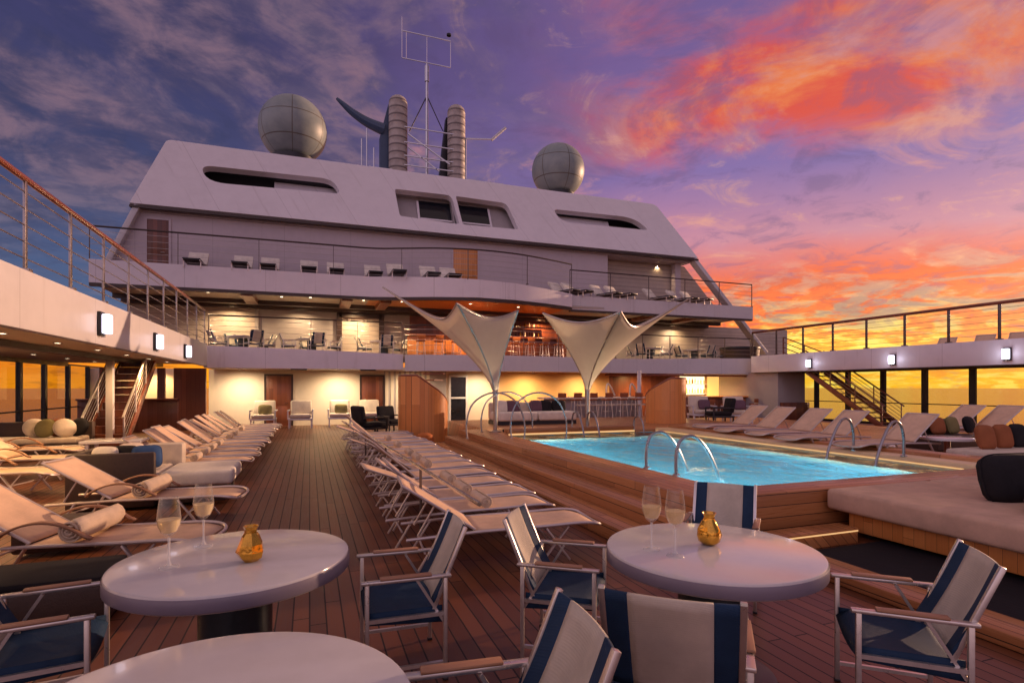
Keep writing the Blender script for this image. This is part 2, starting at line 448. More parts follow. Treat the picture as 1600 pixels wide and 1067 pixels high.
mat('white paint', (.66,.64,.66), .38, var=.05, scale=.6)
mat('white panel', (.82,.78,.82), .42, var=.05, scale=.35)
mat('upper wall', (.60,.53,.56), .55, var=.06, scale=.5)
mat('cream wall', (.74,.65,.52), .6, var=.05, scale=.8)
mat('golden wall', (.66,.47,.26), .6, var=.06, scale=.8)
mat('grey wall', (.42,.38,.38), .6, var=.07, scale=.6)
mat('soffit', (.50,.45,.40), .55, var=.05, scale=.6)
mat('dark beam', (.045,.025,.02), .4, var=.2, scale=2)
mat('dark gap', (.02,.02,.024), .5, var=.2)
mat('dark glass', (.012,.014,.02), .12, var=.2)
mat('steel', (.62,.60,.58), .22, 1., var=.06, scale=4)
mat('brushed rail', (.42,.38,.36), .35, 1., var=.08, scale=4)
mat('post metal', (.16,.13,.12), .4, .6, var=.12, scale=4)
mat('chair frame', (.70,.66,.62), .32, .85, var=.06, scale=5)
mat('lounger frame', (.66,.58,.54), .38, .5, var=.06, scale=5)
mat('dark metal', (.035,.035,.04), .4, .5, var=.15)
mat('table white', (.72,.70,.70), .15, var=.03, scale=2, coat=.25)
mat('table edge', (.24,.21,.27), .35, var=.03, scale=3)
mat('table column', (.035,.05,.06), .35, .3, var=.15, scale=3)
weave('ecru sling', (.62,.56,.46), .8)
weave('navy sling', (.016,.045,.10), .7, var=.2)
weave('lounger sling', (.74,.52,.36), .8, pitch=.008)
weave('towel', (.80,.64,.47), .95, pitch=.010, strength=.6)
weave('cushion cream', (.70,.60,.48), .9, pitch=.008)
weave('cushion white', (.82,.76,.66), .9, pitch=.008)
weave('cushion rust', (.34,.12,.05), .9, pitch=.008)
weave('cushion dark', (.018,.017,.02), .85, pitch=.008, var=.2)
weave('cushion blue', (.04,.09,.22), .9, pitch=.008)
weave('cushion olive', (.24,.21,.09), .9, pitch=.008)
weave('cushion plum', (.16,.09,.12), .9, pitch=.008)
weave('mattress', (.68,.46,.33), .9, pitch=.010)
weave('dark rug', (.018,.016,.02), .95, pitch=.02)  # near-black cloth standing in for the shade by the daybed
weave('membrane', (.84,.79,.70), .6, pitch=.02, var=.05, strength=.12)
mat('wicker', (.05,.028,.02), .55, var=.25, scale=30, bump=.6, bscale=90)
planks('teak deck', (.088,.027,.011), (.205,.070,.028), (.006,.004,.004), .115, 'y', 2.4, .36, .011)
planks('teak step', (.30,.112,.038), (.58,.255,.095), (.03,.014,.008), .13, 'y', 2.0, .30, .008)
planks('teak cross', (.30,.112,.038), (.58,.255,.095), (.03,.014,.008), .13, 'x', 2.0, .30, .008)
planks('teak upper', (.10,.05,.03), (.20,.11,.07), (.015,.012,.01), .105, 'x', 2.4, .5)
planks('red wood', (.10,.028,.014), (.24,.075,.036), (.03,.010,.006), .16, 'z', 3.0, .35, .004, coat=.2)
planks('orange wood', (.58,.21,.05), (.80,.34,.10), (.10,.03,.01), .11, 'z', 3.5, .38, .003, coat=.2)
planks('rail wood', (.14,.035,.018), (.28,.08,.04), (.14,.04,.02), .5, 'y', 2.5, .3, .002, coat=.4)
planks('arm wood', (.26,.12,.065), (.42,.22,.12), (.26,.12,.06), .5, 'x', 2.5, .4, .001, space='object')
glow('downlight glow', (1., .80, .52), 9)
glow('wall lamp glow', (.86, .82, 1.), 1.7)
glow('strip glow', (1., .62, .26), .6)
mat('cream lip', (.82,.62,.34), .35, var=.06, scale=3)
mat('rail steel', (.34,.33,.35), .30, .65, var=.06, scale=4)
glow('bottle shelf glow', (1., .80, .46), 1.6)
glow('lit panel glow', (1., .62, .18), .75)
mat('gold glass', (.75,.40,.06), .12, .9, var=.25, scale=14, bump=.5, bscale=30)
def glass(name, col, ior=1.45, rough=.0, thin=False):
    m, t, b = new_mat(name)
    tc = t.new('ShaderNodeTexCoord').outputs['Object']
    fr = t.new('ShaderNodeFresnel'); fr.inputs[0].default_value = ior
    tr = t.new('ShaderNodeBsdfTransparent'); gl = t.new('ShaderNodeBsdfGlossy'); gl.inputs['Roughness'].default_value = .03+rough
    t.l.new(t.mix(t.M('MULTIPLY', t.noise(tc, 3, 3), .3), col, tuple(c*.9 for c in col)), tr.inputs[0])
    mx = t.new('ShaderNodeMixShader'); t.l.new(t.M('MULTIPLY', fr.outputs[0], t.M('SUBTRACT', 1., t.new('ShaderNodeNewGeometry').outputs['Backfacing'])), mx.inputs[0]); t.l.new(tr.outputs[0], mx.inputs[1]); t.l.new(gl.outputs[0], mx.inputs[2])
    t.l.new(mx.outputs[0], t.n['Material Output'].inputs[0]); t.n.remove(b); return m
glass('wall glass', (.86,.84,.80), 1.35)
glass('clear stem', (.99,.985,.98), 1.8)
for nm_, cl_, io_ in (('drink glass', (.98,.98,.97), 1.48), ('wine liquid', (.97,.72,.48), 1.34)):
    m, t, b = new_mat(nm_); tc = t.new('ShaderNodeTexCoord').outputs['Object']
    b.inputs['Base Color'].default_value = (*cl_, 1); b.inputs['Transmission Weight'].default_value = 1.; b.inputs['IOR'].default_value = io_
    t.l.new(t.M('MULTIPLY', t.noise(tc, 40, 3), .05), b.inputs['Roughness'])
glass('bottle glass', (.55,.62,.42), 1.5)
m, t, b = new_mat('pool water')
g = t.new('ShaderNodeNewGeometry').outputs['Position']; xx, yy, zz = t.sep(g)
h1 = t.noise(t.comb(xx, t.M('MULTIPLY', yy, .8), 0.), 2.1, 5, .55, .6); h2 = t.noise(g, 6.5, 4, .55, .4)
b.inputs['Base Color'].default_value = (.72,.96,1.,1); b.inputs['Roughness'].default_value = .03
b.inputs['Transmission Weight'].default_value = 1.; b.inputs['IOR'].default_value = 1.33
t.l.new(t.bump(t.M('ADD', h1, t.M('MULTIPLY', h2, .35)), .9, .24), b.inputs['Normal'])
m, t, b = new_mat('pool tile')
g = t.new('ShaderNodeNewGeometry').outputs['Position']; xx, yy, zz = t.sep(g)
k = .25
ed = t.M('MAXIMUM', t.M('MAXIMUM', t.M('LESS_THAN', t.M('FRACT', t.M('DIVIDE', xx, k)), .04), t.M('LESS_THAN', t.M('FRACT', t.M('DIVIDE', yy, k)), .04)), t.M('LESS_THAN', t.M('FRACT', t.M('DIVIDE', zz, k)), .04))
t.l.new(t.mix(ed, t.ramp(t.noise(g, 2, 4), [(.3, (.10,.45,.60)), (.7, (.24,.65,.76))]), (.45,.72,.78)), b.inputs['Base Color']); b.inputs['Roughness'].default_value = .3
m, t, b = new_mat('ledge tile')
g = t.new('ShaderNodeNewGeometry').outputs['Position']
t.l.new(t.ramp(t.noise(g, 5, 4), [(.3, (.55,.66,.52)), (.7, (.75,.80,.66))]), b.inputs['Base Color']); b.inputs['Roughness'].default_value = .25
m, t, b = new_mat('sea')
g = t.new('ShaderNodeNewGeometry').outputs['Position']
b.inputs['Base Color'].default_value = (.012,.013,.018,1); b.inputs['Roughness'].default_value = .12
t.l.new(t.bump(t.M('ADD', t.noise(g, .12, 6, .6, .5), t.M('MULTIPLY', t.noise(g, .6, 4), .3)), .14, .8), b.inputs['Normal'])
m, t, b = new_mat('radome shell')
tc = t.new('ShaderNodeTexCoord').outputs['Object']; xx, yy, zz = t.sep(tc)
at = t.M('ARCTAN2', yy, xx)
se = t.M('MAXIMUM', t.M('LESS_THAN', t.M('ABSOLUTE', t.M('SUBTRACT', t.M('FRACT', t.M('MULTIPLY', at, 6/(2*math.pi))), .5)), .014), t.M('LESS_THAN', t.M('ABSOLUTE', t.M('SUBTRACT', t.M('FRACT', t.M('DIVIDE', zz, 1.15)), .5)), .022))
t.l.new(t.mix(se, t.ramp(t.noise(tc, 1.5, 5, .6), [(.3, (.22,.27,.28)), (.7, (.32,.37,.36))]), (.14,.13,.11)), b.inputs['Base Color']); b.inputs['Roughness'].default_value = .45
m, t, b = new_mat('exhaust shell')
tc = t.new('ShaderNodeTexCoord').outputs['Object']; xx, yy, zz = t.sep(tc)
rb = t.M('SINE', t.M('MULTIPLY', zz, 2*math.pi/.42))
t.l.new(t.mix(t.step(rb, .55, .95), t.ramp(t.noise(tc, 2.5, 5, .6), [(.3, (.36,.31,.28)), (.7, (.56,.50,.45))]), (.16,.13,.12)), b.inputs['Base Color']); b.inputs['Roughness'].default_value = .5
t.l.new(t.bump(rb, .5, .03), b.inputs['Normal'])
m, t, b = new_mat('clad wall')   # horizontal cladding boards
g = t.new('ShaderNodeNewGeometry').outputs['Position']; xx, yy, zz = t.sep(g)
q = t.M('DIVIDE', zz, .22); ed = t.M('LESS_THAN', t.M('FRACT', q), .07)
t.l.new(t.mix(ed, t.ramp(t.noise(g, 1.2, 4), [(.3, (.50,.42,.36)), (.7, (.60,.52,.45))]), (.18,.14,.12)), b.inputs['Base Color']); b.inputs['Roughness'].default_value = .55
mat('leaf', (.05,.075,.02), .5, var=.35, scale=20)

# plate seams and faint weather streaks on the big painted panels
for nm_ in ('white panel', 'white paint', 'upper wall'):
    m = MATS[nm_]; t = NT(m.node_tree); b = t.n['Principled BSDF']
    g = t.new('ShaderNodeNewGeometry').outputs['Position']; xx, yy, zz = t.sep(g)
    lk = b.inputs['Base Color'].links[0].from_socket
    sm_ = t.M('LESS_THAN', t.M('FRACT', t.M('DIVIDE', t.M('ADD', xx, yy), 2.75)), .006)
    st = t.M('MULTIPLY', t.step(t.noise(t.comb(t.M('MULTIPLY', t.M('ADD', xx, yy), 3.), 0., t.M('MULTIPLY', zz, .25)), 1., 5, .65), .56, .72), .22)
    c1 = t.mix(st, lk, (.34,.29,.27), 'MIX')
    t.l.new(t.mix(t.M('MULTIPLY', sm_, .4), c1, (.22,.20,.20)), b.inputs['Base Color'])

m = MATS['membrane']; t = NT(m.node_tree); b = t.n['Principled BSDF']
tl = t.new('ShaderNodeBsdfTranslucent'); tl.inputs[0].default_value = (.85,.78,.66,1)
mx = t.new('ShaderNodeMixShader'); mx.inputs[0].default_value = .32
t.l.new(b.outputs[0], mx.inputs[1]); t.l.new(tl.outputs[0], mx.inputs[2]); t.l.new(mx.outputs[0], t.n['Material Output'].inputs[0])

for nm_, dc_, tc_, k_ in (('pale stem', (.9,.92,.92), (.97,.97,.97), .34), ('wine liquid', (1.,.86,.52), (.99,.88,.60), .62)):
    m, t, b = new_mat(nm_); b.inputs['Base Color'].default_value = (*dc_, 1); b.inputs['Roughness'].default_value = .12
    tc = t.new('ShaderNodeTexCoord').outputs['Object']
    tr = t.new('ShaderNodeBsdfTransparent'); tr.inputs[0].default_value = (*tc_, 1)
    mx = t.new('ShaderNodeMixShader'); t.l.new(t.M('ADD', t.M('MULTIPLY', t.noise(tc, 30, 3), .1), k_-.05), mx.inputs[0])
    t.l.new(tr.outputs[0], mx.inputs[1]); t.l.new(b.outputs[0], mx.inputs[2]); t.l.new(mx.outputs[0], t.n['Material Output'].inputs[0])

m, t, b = new_mat('bowl glass'); tc = t.new('ShaderNodeTexCoord').outputs['Object']
lw_ = t.new('ShaderNodeLayerWeight'); lw_.inputs[0].default_value = .35
k_ = t.M('ADD', t.M('MULTIPLY', t.M('POWER', lw_.outputs['Facing'], 2.2), .62), t.M('MULTIPLY', t.noise(tc, 25, 3), .10))
b.inputs['Base Color'].default_value = (.86,.86,.84,1); b.inputs['Roughness'].default_value = .06; b.inputs['Metallic'].default_value = .55
tr = t.new('ShaderNodeBsdfTransparent'); tr.inputs[0].default_value = (.985,.98,.97,1)
mx = t.new('ShaderNodeMixShader'); t.l.new(k_, mx.inputs[0]); t.l.new(tr.outputs[0], mx.inputs[1]); t.l.new(b.outputs[0], mx.inputs[2]); t.l.new(mx.outputs[0], t.n['Material Output'].inputs[0])
# ------------------------------------------------------------------ sea + decks
mb = MB(); mb.grid(lambda a, b: Vector((-6000+12000*a, -6000+12000*b, -14)), 8, 8); sea_ = structure(mb, 'sea', 'sea')
if sea_.data.polygons[0].normal.z < 0: sea_.data.flip_normals()
PX0, PX1, PY0, PY1 = 4.75, 9.05, 5.42, 13.2      # water
mb = MB(); mb.span((-9, -6, -.3), (PX0-.2, 30, 0)); mb.span((PX1+.2, -6, -.3), (24.6, 30, 0)); mb.span((PX0-.2, -6, -.3), (PX1+.2, PY0-.2, 0)); mb.span((PX0-.2, PY1+.2, -.3), (PX1+.2, 30, 0)); structure(mb, 'main_deck', 'teak deck')
# raised pool surround, stepped on the aisle side (ring around the basin)
WZ = .44
mb = MB()
mb.span((3.12, 4.35, 0), (3.5, 15.0, .17), bev=.012); mb.span((3.5, 4.6, 0), (3.9, 15.0, .335), bev=.012)
mb.span((3.5, 4.35, 0), (5.6, 4.6, .17), bev=.012)
mb.span((3.9, 4.85, 0), (PX0-.12, 15.0, .5), bev=.012)
structure(mb, 'pool_steps', 'teak step')
mb = MB(); mb.span((PX0-.12, 4.85, 0), (PX1+.3, PY0-.12, .5), bev=.012); mb.span((PX0-.12, PY1+.1, 0), (13.5, 19.2, .5), bev=.012)
structure(mb, 'pool_deck', 'teak cross')
mb = MB(); mb.span((PX1+.95, 5.2, 0), (19.0, 13.3, .3), bev=.012); mb.span((13.5, 13.3, 0), (19.0, 20.5, .3), bev=.012); mb.span((PX1+.56, 5.2, 0), (PX1+.95, 13.3, .6), bev=.02)
structure(mb, 'lounge_platform', 'teak step')
# basin
mb = MB()
mb.box(((PX0+PX1)/2, (PY0+PY1)/2, -1.25), (PX1-PX0+.3, PY1-PY0+.3, .1))
mb.span((PX0-.12, PY0-.12, -1.2), (PX0, PY1+.1, .46)); mb.span((PX1, PY0-.12, -1.2), (PX1+.1, PY1+.1, .40))
mb.span((PX0, PY0-.12, -1.2), (PX1, PY0, .46)); mb.span((PX0, PY1, -1.2), (PX1, PY1+.1, .44))
structure(mb, 'pool_basin', 'pool tile')
mb = MB(); mb.span((PX1-.55, PY0, .10), (PX1, PY1, .36)); mb.span((PX0, PY1-1.0, .1), (PX1-.55, PY1, .36)); structure(mb, 'pool_ledge', 'ledge tile')
mb = MB()
mb.grid(lambda a, b: Vector((PX0+.002+(PX1-PX0-.004)*a, PY0+.002+(PY1-PY0-.004)*b, WZ+.012*math.sin(9*a*3+5*b*4)*math.sin(11*b*2+2*a))), 48, 60)
pw_ = structure(mb, 'pool_water', 'pool water')
if pw_.data.polygons[0].normal.z < 0: pw_.data.flip_normals()
for px_, py_ in ((PX0+.12, 6.8), (PX0+.12, 9.0), (PX0+.12, 11.4), (6.0, PY0+.12), (7.4, PY0+.12)):
    point((px_, py_, -.25), 105, (.62, .93, 1.), .05)
cp = thing('pool_coping', 'pale rounded lip with an added glow strip along the far long edge of the pool', 'pool coping', (PX1, PY0, .4), world=True)
mb = MB(); mb.span((PX1+.1, PY0-.12, .36), (PX1+.55, PY1+.1, .55), bev=.06, seg=4); part(mb, 'lip', 'cream lip', cp)
mb = MB(); mb.span((PX1+.088, PY0, .462), (PX1+.104, PY1, .478)); part(mb, 'added_glow_strip', 'strip glow', cp)  # glow added where the lip only catches light, no lamp there
cp = thing('pool_coping', 'wooden ledge with an added glow strip at the far short end of the pool', 'pool coping', (PX0, PY1, .4), world=True)
mb = MB(); mb.span((PX0, PY1+.04, .5), (PX1-.6, PY1+.4, .62), bev=.02); part(mb, 'lip', 'teak cross', cp)
mb = MB(); mb.span((PX0, PY1+.012, .46), (PX1-.6, PY1+.04, .50)); part(mb, 'added_glow_strip', 'strip glow', cp)  # added glow in place of the lit wooden edge, not a lamp
st = thing('step_light', 'thin warm light strip on the wooden step at the near end of the pool', 'strip light', (4.8, 4.345, .15), world=True)
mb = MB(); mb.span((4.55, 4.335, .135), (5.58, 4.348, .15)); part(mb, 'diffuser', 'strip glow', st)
mb = MB(); mb.span((4.55, 4.338, .15), (5.58, 4.348, .165)); part(mb, 'cover', 'teak cross', st)
# low teak border and a dark sheet that paints the shade before the daybeds
mb = MB(); mb.span((4.25, .4, 0), (4.6, 4.05, .10), bev=.015); tag(mb.build('deck_border', 'teak step'), 'low lit teak border running from the right round table to the pool steps', 'deck border')
mb = MB(); mb.span((4.72, .4, 0), (9.5, 4.3, .012)); tag(mb.build('shade_sheet', 'dark rug'), 'black sheet painted as shade under the big daybed', 'shade_sheet')

# ------------------------------------------------------------------ galleries down both sides
def gallery(label, xf, xo, y0, y1, z0, z1, mfas, beams):
    g = thing('side_gallery', label, 'gallery', (xf, y0, z0), world=True)
    s = 1 if xo > xf else -1
    mb = MB(); mb.span((min(xf, xf+s*.16), y0, z0), (max(xf, xf+s*.16), y1, z1), bev=.015); part(mb, 'fascia', mfas, g)
    mb = MB(); mb.span((min(xf+s*.16, xo), y0, z0+.06), (max(xf+s*.16, xo), y1, z0+.16)); part(mb, 'soffit', 'soffit', g)
    mb = MB(); mb.span((min(xf+s*.16, xo), y0, z1-.18), (max(xf+s*.16, xo), y1, z1-.06)); part(mb, 'walkway', 'teak upper', g)
    for bx in beams:
        mb = MB(); mb.span((bx-.09, y0, z0-.06), (bx+.09, y1, z0+.058)); part(mb, 'beam', 'dark beam', g)
    mb = MB(); mb.span((xf-.012 if s > 0 else xf, y0, z0-.03), (xf+.14, y1, z0-.002) if s > 0 else (xf+.012, y1, z0-.002)); part(mb, 'trim', 'dark beam', g)
    return g
GL = gallery('white side gallery with downlights in its ceiling above the loungers by the stairs', -3.6, -8.15, -3, 23.3, 2.47, 3.28, 'white paint', (-5.1, -7.95))
GR = gallery('mauve grey side gallery on the sunset side above the tall windows', 22.0, 24.9, 2, 23.2, 2.44, 3.30, 'white panel', (23.9,))
def downlight(c, root, power=0, ang=140, r=.055, col=(1, .62, .30)):
    c = Vector(c); mb = MB(); mb.lathe([(r*1.5, 0), (r*1.5, -.012), (r, -.016), (r, .0)], 14, c); a = part(mb, 'downlight', 'steel', root)
    mb = MB(); mb.lathe([(0, -.010), (r*.95, -.010)], 14, c, close=False); b = part(mb, 'lens', 'downlight glow', root); b.parent = a
    if power: spot(c-Vector((0, 0, .05)), power, col, ang)
for i, yy in enumerate((4.6, 6.6, 8.6, 10.7, 12.7, 14.8, 16.9, 19.0, 21.2)):
    downlight((-4.45, yy, 2.53), GL, (0, 170, 170, 130, 150, 110, 130, 100, 140)[i], 155, col=(1, .56, .24))
    downlight((-6.6, yy+.5, 2.53), GL, 90 if i in (2, 4, 6) else 0)
# tall windows
def window_wall(label, xo, ys, z0, z1, wpost):
    g = thing('window_wall', label, 'window wall', (xo, ys[0], z0), world=True)
    for yy in ys:
        mb = MB(); mb.box((xo, yy, (z0+z1)/2), (.12, wpost, z1-z0)); part(mb, 'mullion', 'dark metal', g)
    for a, b in zip(ys, ys[1:]):
        mb = MB(); mb.span((xo-.008, a+wpost/2, z0+.1), (xo+.008, b-wpost/2, z1-.05)); part(mb, 'pane', 'wall glass', g)
    mb = MB(); mb.span((xo-.05, ys[0], z0), (xo+.05, ys[-1], z0+.1)); part(mb, 'sill', 'dark metal', g)
    mb = MB(); mb.span((xo-.035, ys[0], z0+.95), (xo+.035, ys[-1], z0+.99)); part(mb, 'rail', 'dark metal', g)
    mb = MB(); mb.span((xo-.05, ys[0], z1-.05), (xo+.05, ys[-1], z1)); part(mb, 'head', 'dark metal', g)
    return g
WL = [atX(u, 620, -8.0).y for u in (-60, 30, 69, 106, 137, 160)]
window_wall('tall glass wall behind the round cushions, sunset glowing through it', -8.0, [3.2, 7.0, 10.4]+WL[1:], 0, 2.5, .16)
WR = [atX(u, 620, 24.3).y for u in (1600+90, 1520, 1445, 1380, 1325, 1276, 1240)]
window_wall('tall glass wall behind the staircase on the sunset side', 24.3, [6.0]+WR, 0, 2.48, .22)
# posts under the inner gallery
mb = MB(); p = atX(172, 690, -5.05); mb.box((-5.05, p.y, 1.2), (.17, .17, 2.4), bev=.02); tag(mb.build('column', 'white paint'), 'slim white square column beside the stairs with wire handrails', 'column')

# ------------------------------------------------------------------ lower back wall
BW = 26.0
bw = thing('cabin_wall', 'cream wall with wooden doors under the dining balcony', 'cabin wall', (-3.8, BW, 0), world=True)
def wallseg(x0, x1, m, y=BW, z0=0., z1=2.42, name='wall_panel'):
    mb = MB(); mb.span((x0, y, z0), (x1, y+.2, z1)); return part(mb, name, m, bw)
def uX(u, Y): return atY(u, 620, Y).x
wallseg(-3.95, uX(600, BW), 'cream wall'); wallseg(uX(600, BW), uX(697, BW), 'grey wall')
for k in range(9):
    xx_ = uX(602, BW)+k*.24
    mb = MB(); mb.span((xx_, BW-.03, 0), (xx_+.14, BW-.002, 2.4)); part(mb, 'batten', 'cream wall', bw)
wallseg(uX(697, BW), uX(780, BW), 'cream wall'); wallseg(uX(780, BW), uX(952, BW), 'golden wall'); wallseg(uX(952, BW), uX(1055, BW), 'red wood')
wallseg(uX(1055, BW), uX(1215, BW), 'golden wall')
def door(u0, u1, Y, zt, root, m='red wood', z0=0., panes=True, frame='dark beam'):
    x0, x1 = uX(u0, Y), uX(u1, Y)
    mb = MB()
    mb.span((x0-.08, Y-.05, z0), (x0, Y-.002, zt+.08)); mb.span((x1, Y-.05, z0), (x1+.08, Y-.002, zt+.08)); mb.span((x0, Y-.05, zt), (x1, Y-.002, zt+.08))
    f = part(mb, 'door_frame', frame, root)
    mb = MB(); mb.span((x0, Y-.035, z0+.01), (x1, Y-.003, zt), bev=.006)
    ww, hh = x1-x0, zt-z0
    for a, b in ((.42, .92), (.08, .38)):
        mb.span((x0+ww*.16, Y-.045, z0+hh*a), (x1-ww*.16, Y-.034, z0+hh*b), bev=.008)
    d = part(mb, 'door', m, root)
    mb = MB(); mb.tube([(x1-.12, Y-.045, z0+hh*.46), (x1-.12, Y-.11, z0+hh*.46), (x1-.26, Y-.11, z0+hh*.46)], .014); h = part(mb, 'handle', 'steel', root); h.parent = d
    return d
door(416, 455, BW, 2.16, bw); door(565, 598, BW, 2.16, bw)
# white framed window by the sail mast
x0, x1 = uX(701, BW), uX(730, BW)
mb = MB()
for a, b in (((x0, .0), (x0+.09, 2.25)), ((x1-.09, .0), (x1, 2.25)), ((x0+.09, 2.16), (x1-.09, 2.25)), ((x0+.09, 1.12), (x1-.09, 1.2))):
    mb.span((a[0], BW-.09, a[1]), (b[0], BW-.004, b[1]))
wf = part(mb, 'window_frame', 'white paint', bw)
mb = MB(); mb.span((x0+.09, BW-.04, 0), (x1-.09, BW-.006, 2.16)); o = part(mb, 'pane', 'dark glass', bw); o.parent = wf
# back wall lights (scallops)
SC = [uX(u, BW) for u in (380, 528, 640, 745, 820, 905, 990, 1080, 1130, 1180)]
for i, xx_ in enumerate(SC):
    c = Vector((xx_, BW-1.15, 2.40)); mb = MB(); mb.lathe([(.08, .02), (.08, -.012), (.055, -.016), (.055, 0)], 14, c); a = part(mb, 'downlight', 'steel', bw)
    mb = MB(); mb.lathe([(0, -.01), (.05, -.01)], 14, c, close=False); b = part(mb, 'lens', 'downlight glow', bw); b.parent = a
    spot(c-Vector((0, 0, .06)), (330, 340, 240, 320, 420, 380, 330, 380, 400, 340)[i], (1, .72, .44) if i < 4 else (1, .55, .20), 165, 1., c+Vector((0, .35, -2)))
# lit panels + bottle shelf at the bar
xa, xb = uX(1105, BW), uX(1190, BW)
mb = MB(); mb.span((xa, BW-.03, 1.15), ((xa+xb)/2-.06, BW-.004, 2.32)); part(mb, 'lit_panel', 'lit panel glow', bw)
mb = MB(); mb.span(((xa+xb)/2+.06, BW-.03, 1.15), (xb, BW-.004, 2.32)); part(mb, 'lit_panel', 'lit panel glow', bw)
# wood cabin block with lit openings by the stairs
wc = thing('service_counter', 'red wooden counter front with lit cream openings beside the stairs', 'counter', (-6.5, 24.5, 0), world=True)
mb = MB(); mb.span((-8.0, 24.5, 0), (-4.75, 24.7, 1.18), bev=.01); part(mb, 'front_panel', 'red wood', wc)
mb = MB(); mb.span((-8.0, 24.32, 1.18), (-4.75, 24.9, 1.25), bev=.012); part(mb, 'counter_top', 'rail wood', wc)
mb = MB(); mb.span((-4.75, 24.5, 0), (-3.83, 24.7, 2.42)); part(mb, 'side_panel', 'red wood', wc)
mb = MB(); mb.span((-8.0, 25.6, 1.2), (-4.0, 25.7, 2.42)); part(mb, 'back_panel', 'cream wall', wc)
for xx_ in (-7.2, -6.05, -5.35, -4.8):
    mb = MB(); mb.span((xx_-.13, 24.52, 1.25), (xx_+.13, 24.68, 2.42)); part(mb, 'mullion', 'red wood', wc)
spot((-5.6, 25.1, 2.38), 140, (1, .62, .25), 150); spot((-6.6, 25.1, 2.38), 90, (1, .62, .25), 150)
# grey pier at the far right
mb = MB(); mb.span((22.2, 21.6, 0), (24.0, 25.9, 2.44)); part_o = mb.build('wall_pier', 'grey wall'); tag(part_o, 'plain brown grey wall pier beyond the bar, beside the sunset windows', 'wall')
mb = MB(); mb.span((22.3, 21.4, .0), (24.1, 21.58, .9), bev=.02); tag(mb.build('low_cabinet', 'red wood'), 'low red wooden cabinet against the grey pier', 'cabinet')

# ------------------------------------------------------------------ dining balcony (middle deck)
FY = 23.6
XM0, XM1 = -3.76, 22.4
pathL = [(XM0, FY), (-1.5, FY+.03), (1., FY+.08), (3.75, FY+.15)]
bul = [(3.75, FY-.25), (4.6, FY-.65), (6., FY-1.0), (8., FY-1.2), (10., FY-1.15), (12., FY-.8), (14., FY-.35), (16.5, FY), (19., FY), (XM1, FY)]
bal = thing('balcony', 'lower balcony with mauve curved fascia carrying the dining tables', 'balcony', (0, FY, 2.4), world=True)
mb = MB(); mb.band(pathL, 2.42, [3.26, 3.22, 3.16, 3.08], .14); part(mb, 'fascia', 'white panel', bal)
mb = MB(); mb.band(bul, 2.36, [3.04]*7+[3.1, 3.16, 3.22], .14); part(mb, 'fascia', 'white paint', bal)
mb = MB(); mb.prism([(XM0, FY+.1, 2.9)]+[(p[0], p[1]+.1, 2.9) for p in pathL[1:]+bul]+[(XM1, 28.0, 2.9), (XM0, 28.0, 2.9)], (0, 0, .1)); part(mb, 'floor', 'teak upper', bal)
mb = MB(); mb.prism([(XM0, FY+.1, 2.42)]+[(p[0], p[1]+.1, 2.42) for p in pathL[1:]+bul]+[(XM1, 26.1, 2.42), (XM0, 26.1, 2.42)], (0, 0, .1)); part(mb, 'soffit', 'soffit', bal)
for u_ in (382+85, 495+80):
    c = atY(u_, 580, FY+.4); mb = MB(); mb.box((c.x, FY+.55, 2.40), (.62, .55, .05)); part(mb, 'ceiling_vent', 'dark gap', bal)
# warm cornice tube under the bulge at the bar
p0, p1 = atY(948, 588, FY-.2), atY(1190, 587, FY+.1)
mb = MB(); mb.tube([(p0.x, FY-.1, 2.27), (p1.x, FY+.2, 2.27)], .05); part(mb, 'cornice_tube', 'rail wood', bal)
# middle deck back wall
mw = thing('cabin_wall', 'lamp lit wall behind the dining tables on the lower balcony', 'cabin wall', (0, 28, 3), world=True)
MWY = 27.6
def mseg(u0, u1, m, z0=3.0, z1=5.36, y=MWY, name='wall_panel'):
    mb = MB(); mb.span((uX(u0, y), y, z0), (uX(u1, y), y+.2, z1)); return part(mb, name, m, mw)
mseg(200, 398, 'clad wall'); mseg(398, 530, 'grey wall'); mseg(530, 598, 'clad wall'); mseg(598, 640, 'grey wall'); mseg(640, 885, 'red wood'); mseg(885, 1050, 'grey wall'); mseg(1050, 1230, 'clad wall')
for u_ in (530, 596):
    xx_ = uX(u_, MWY); mb = MB(); mb.span((xx_-.12, MWY-.14, 3.), (xx_+.12, MWY-.003, 5.2)); part(mb, 'door_frame', 'dark beam', mw)
mb = MB(); mb.span((uX(530, MWY), MWY-.14, 5.0), (uX(596, MWY), MWY-.003, 5.2)); part(mb, 'door_frame', 'dark beam', mw)
mb = MB(); mb.span((uX(400, MWY), MWY-.1, 3.), (uX(404, MWY), MWY-.003, 5.36)); part(mb, 'pilaster', 'grey wall', mw)

# ------------------------------------------------------------------ sun balcony (upper deck)
XU0, XU1 = -7.4, 22.6
upL = [(XU0, FY+.1), (0., FY), (2.4, FY-.05), (3.6, FY-.45), (5., FY-1.0), (6.6, FY-1.3), (8.4, FY-1.2), (10., FY-.75), (11.6, FY-.15)]
upR = [(11.6, FY+.02), (16, FY+.05), (XU1, FY+.1)]
ub = thing('balcony', 'upper balcony with plain mauve fascia carrying the white sun beds', 'balcony', (0, FY, 5.4), world=True)
mb = MB(); mb.band(upL, [5.42]*5+[5.44]*4, [6.26]*4+[6.24, 6.2, 6.16, 6.1, 6.05], .14); part(mb, 'fascia', 'white panel', ub)
mb = MB(); mb.band(upR, 5.36, [6.02, 6.02, 6.02], .14); part(mb, 'fascia', 'white paint', ub)
mb = MB(); mb.prism([(p[0], p[1]+.1, 5.86) for p in upL+upR]+[(XU1, 29.5, 5.86), (XU0, 29.5, 5.86)], (0, 0, .1)); part(mb, 'floor', 'teak upper', ub)
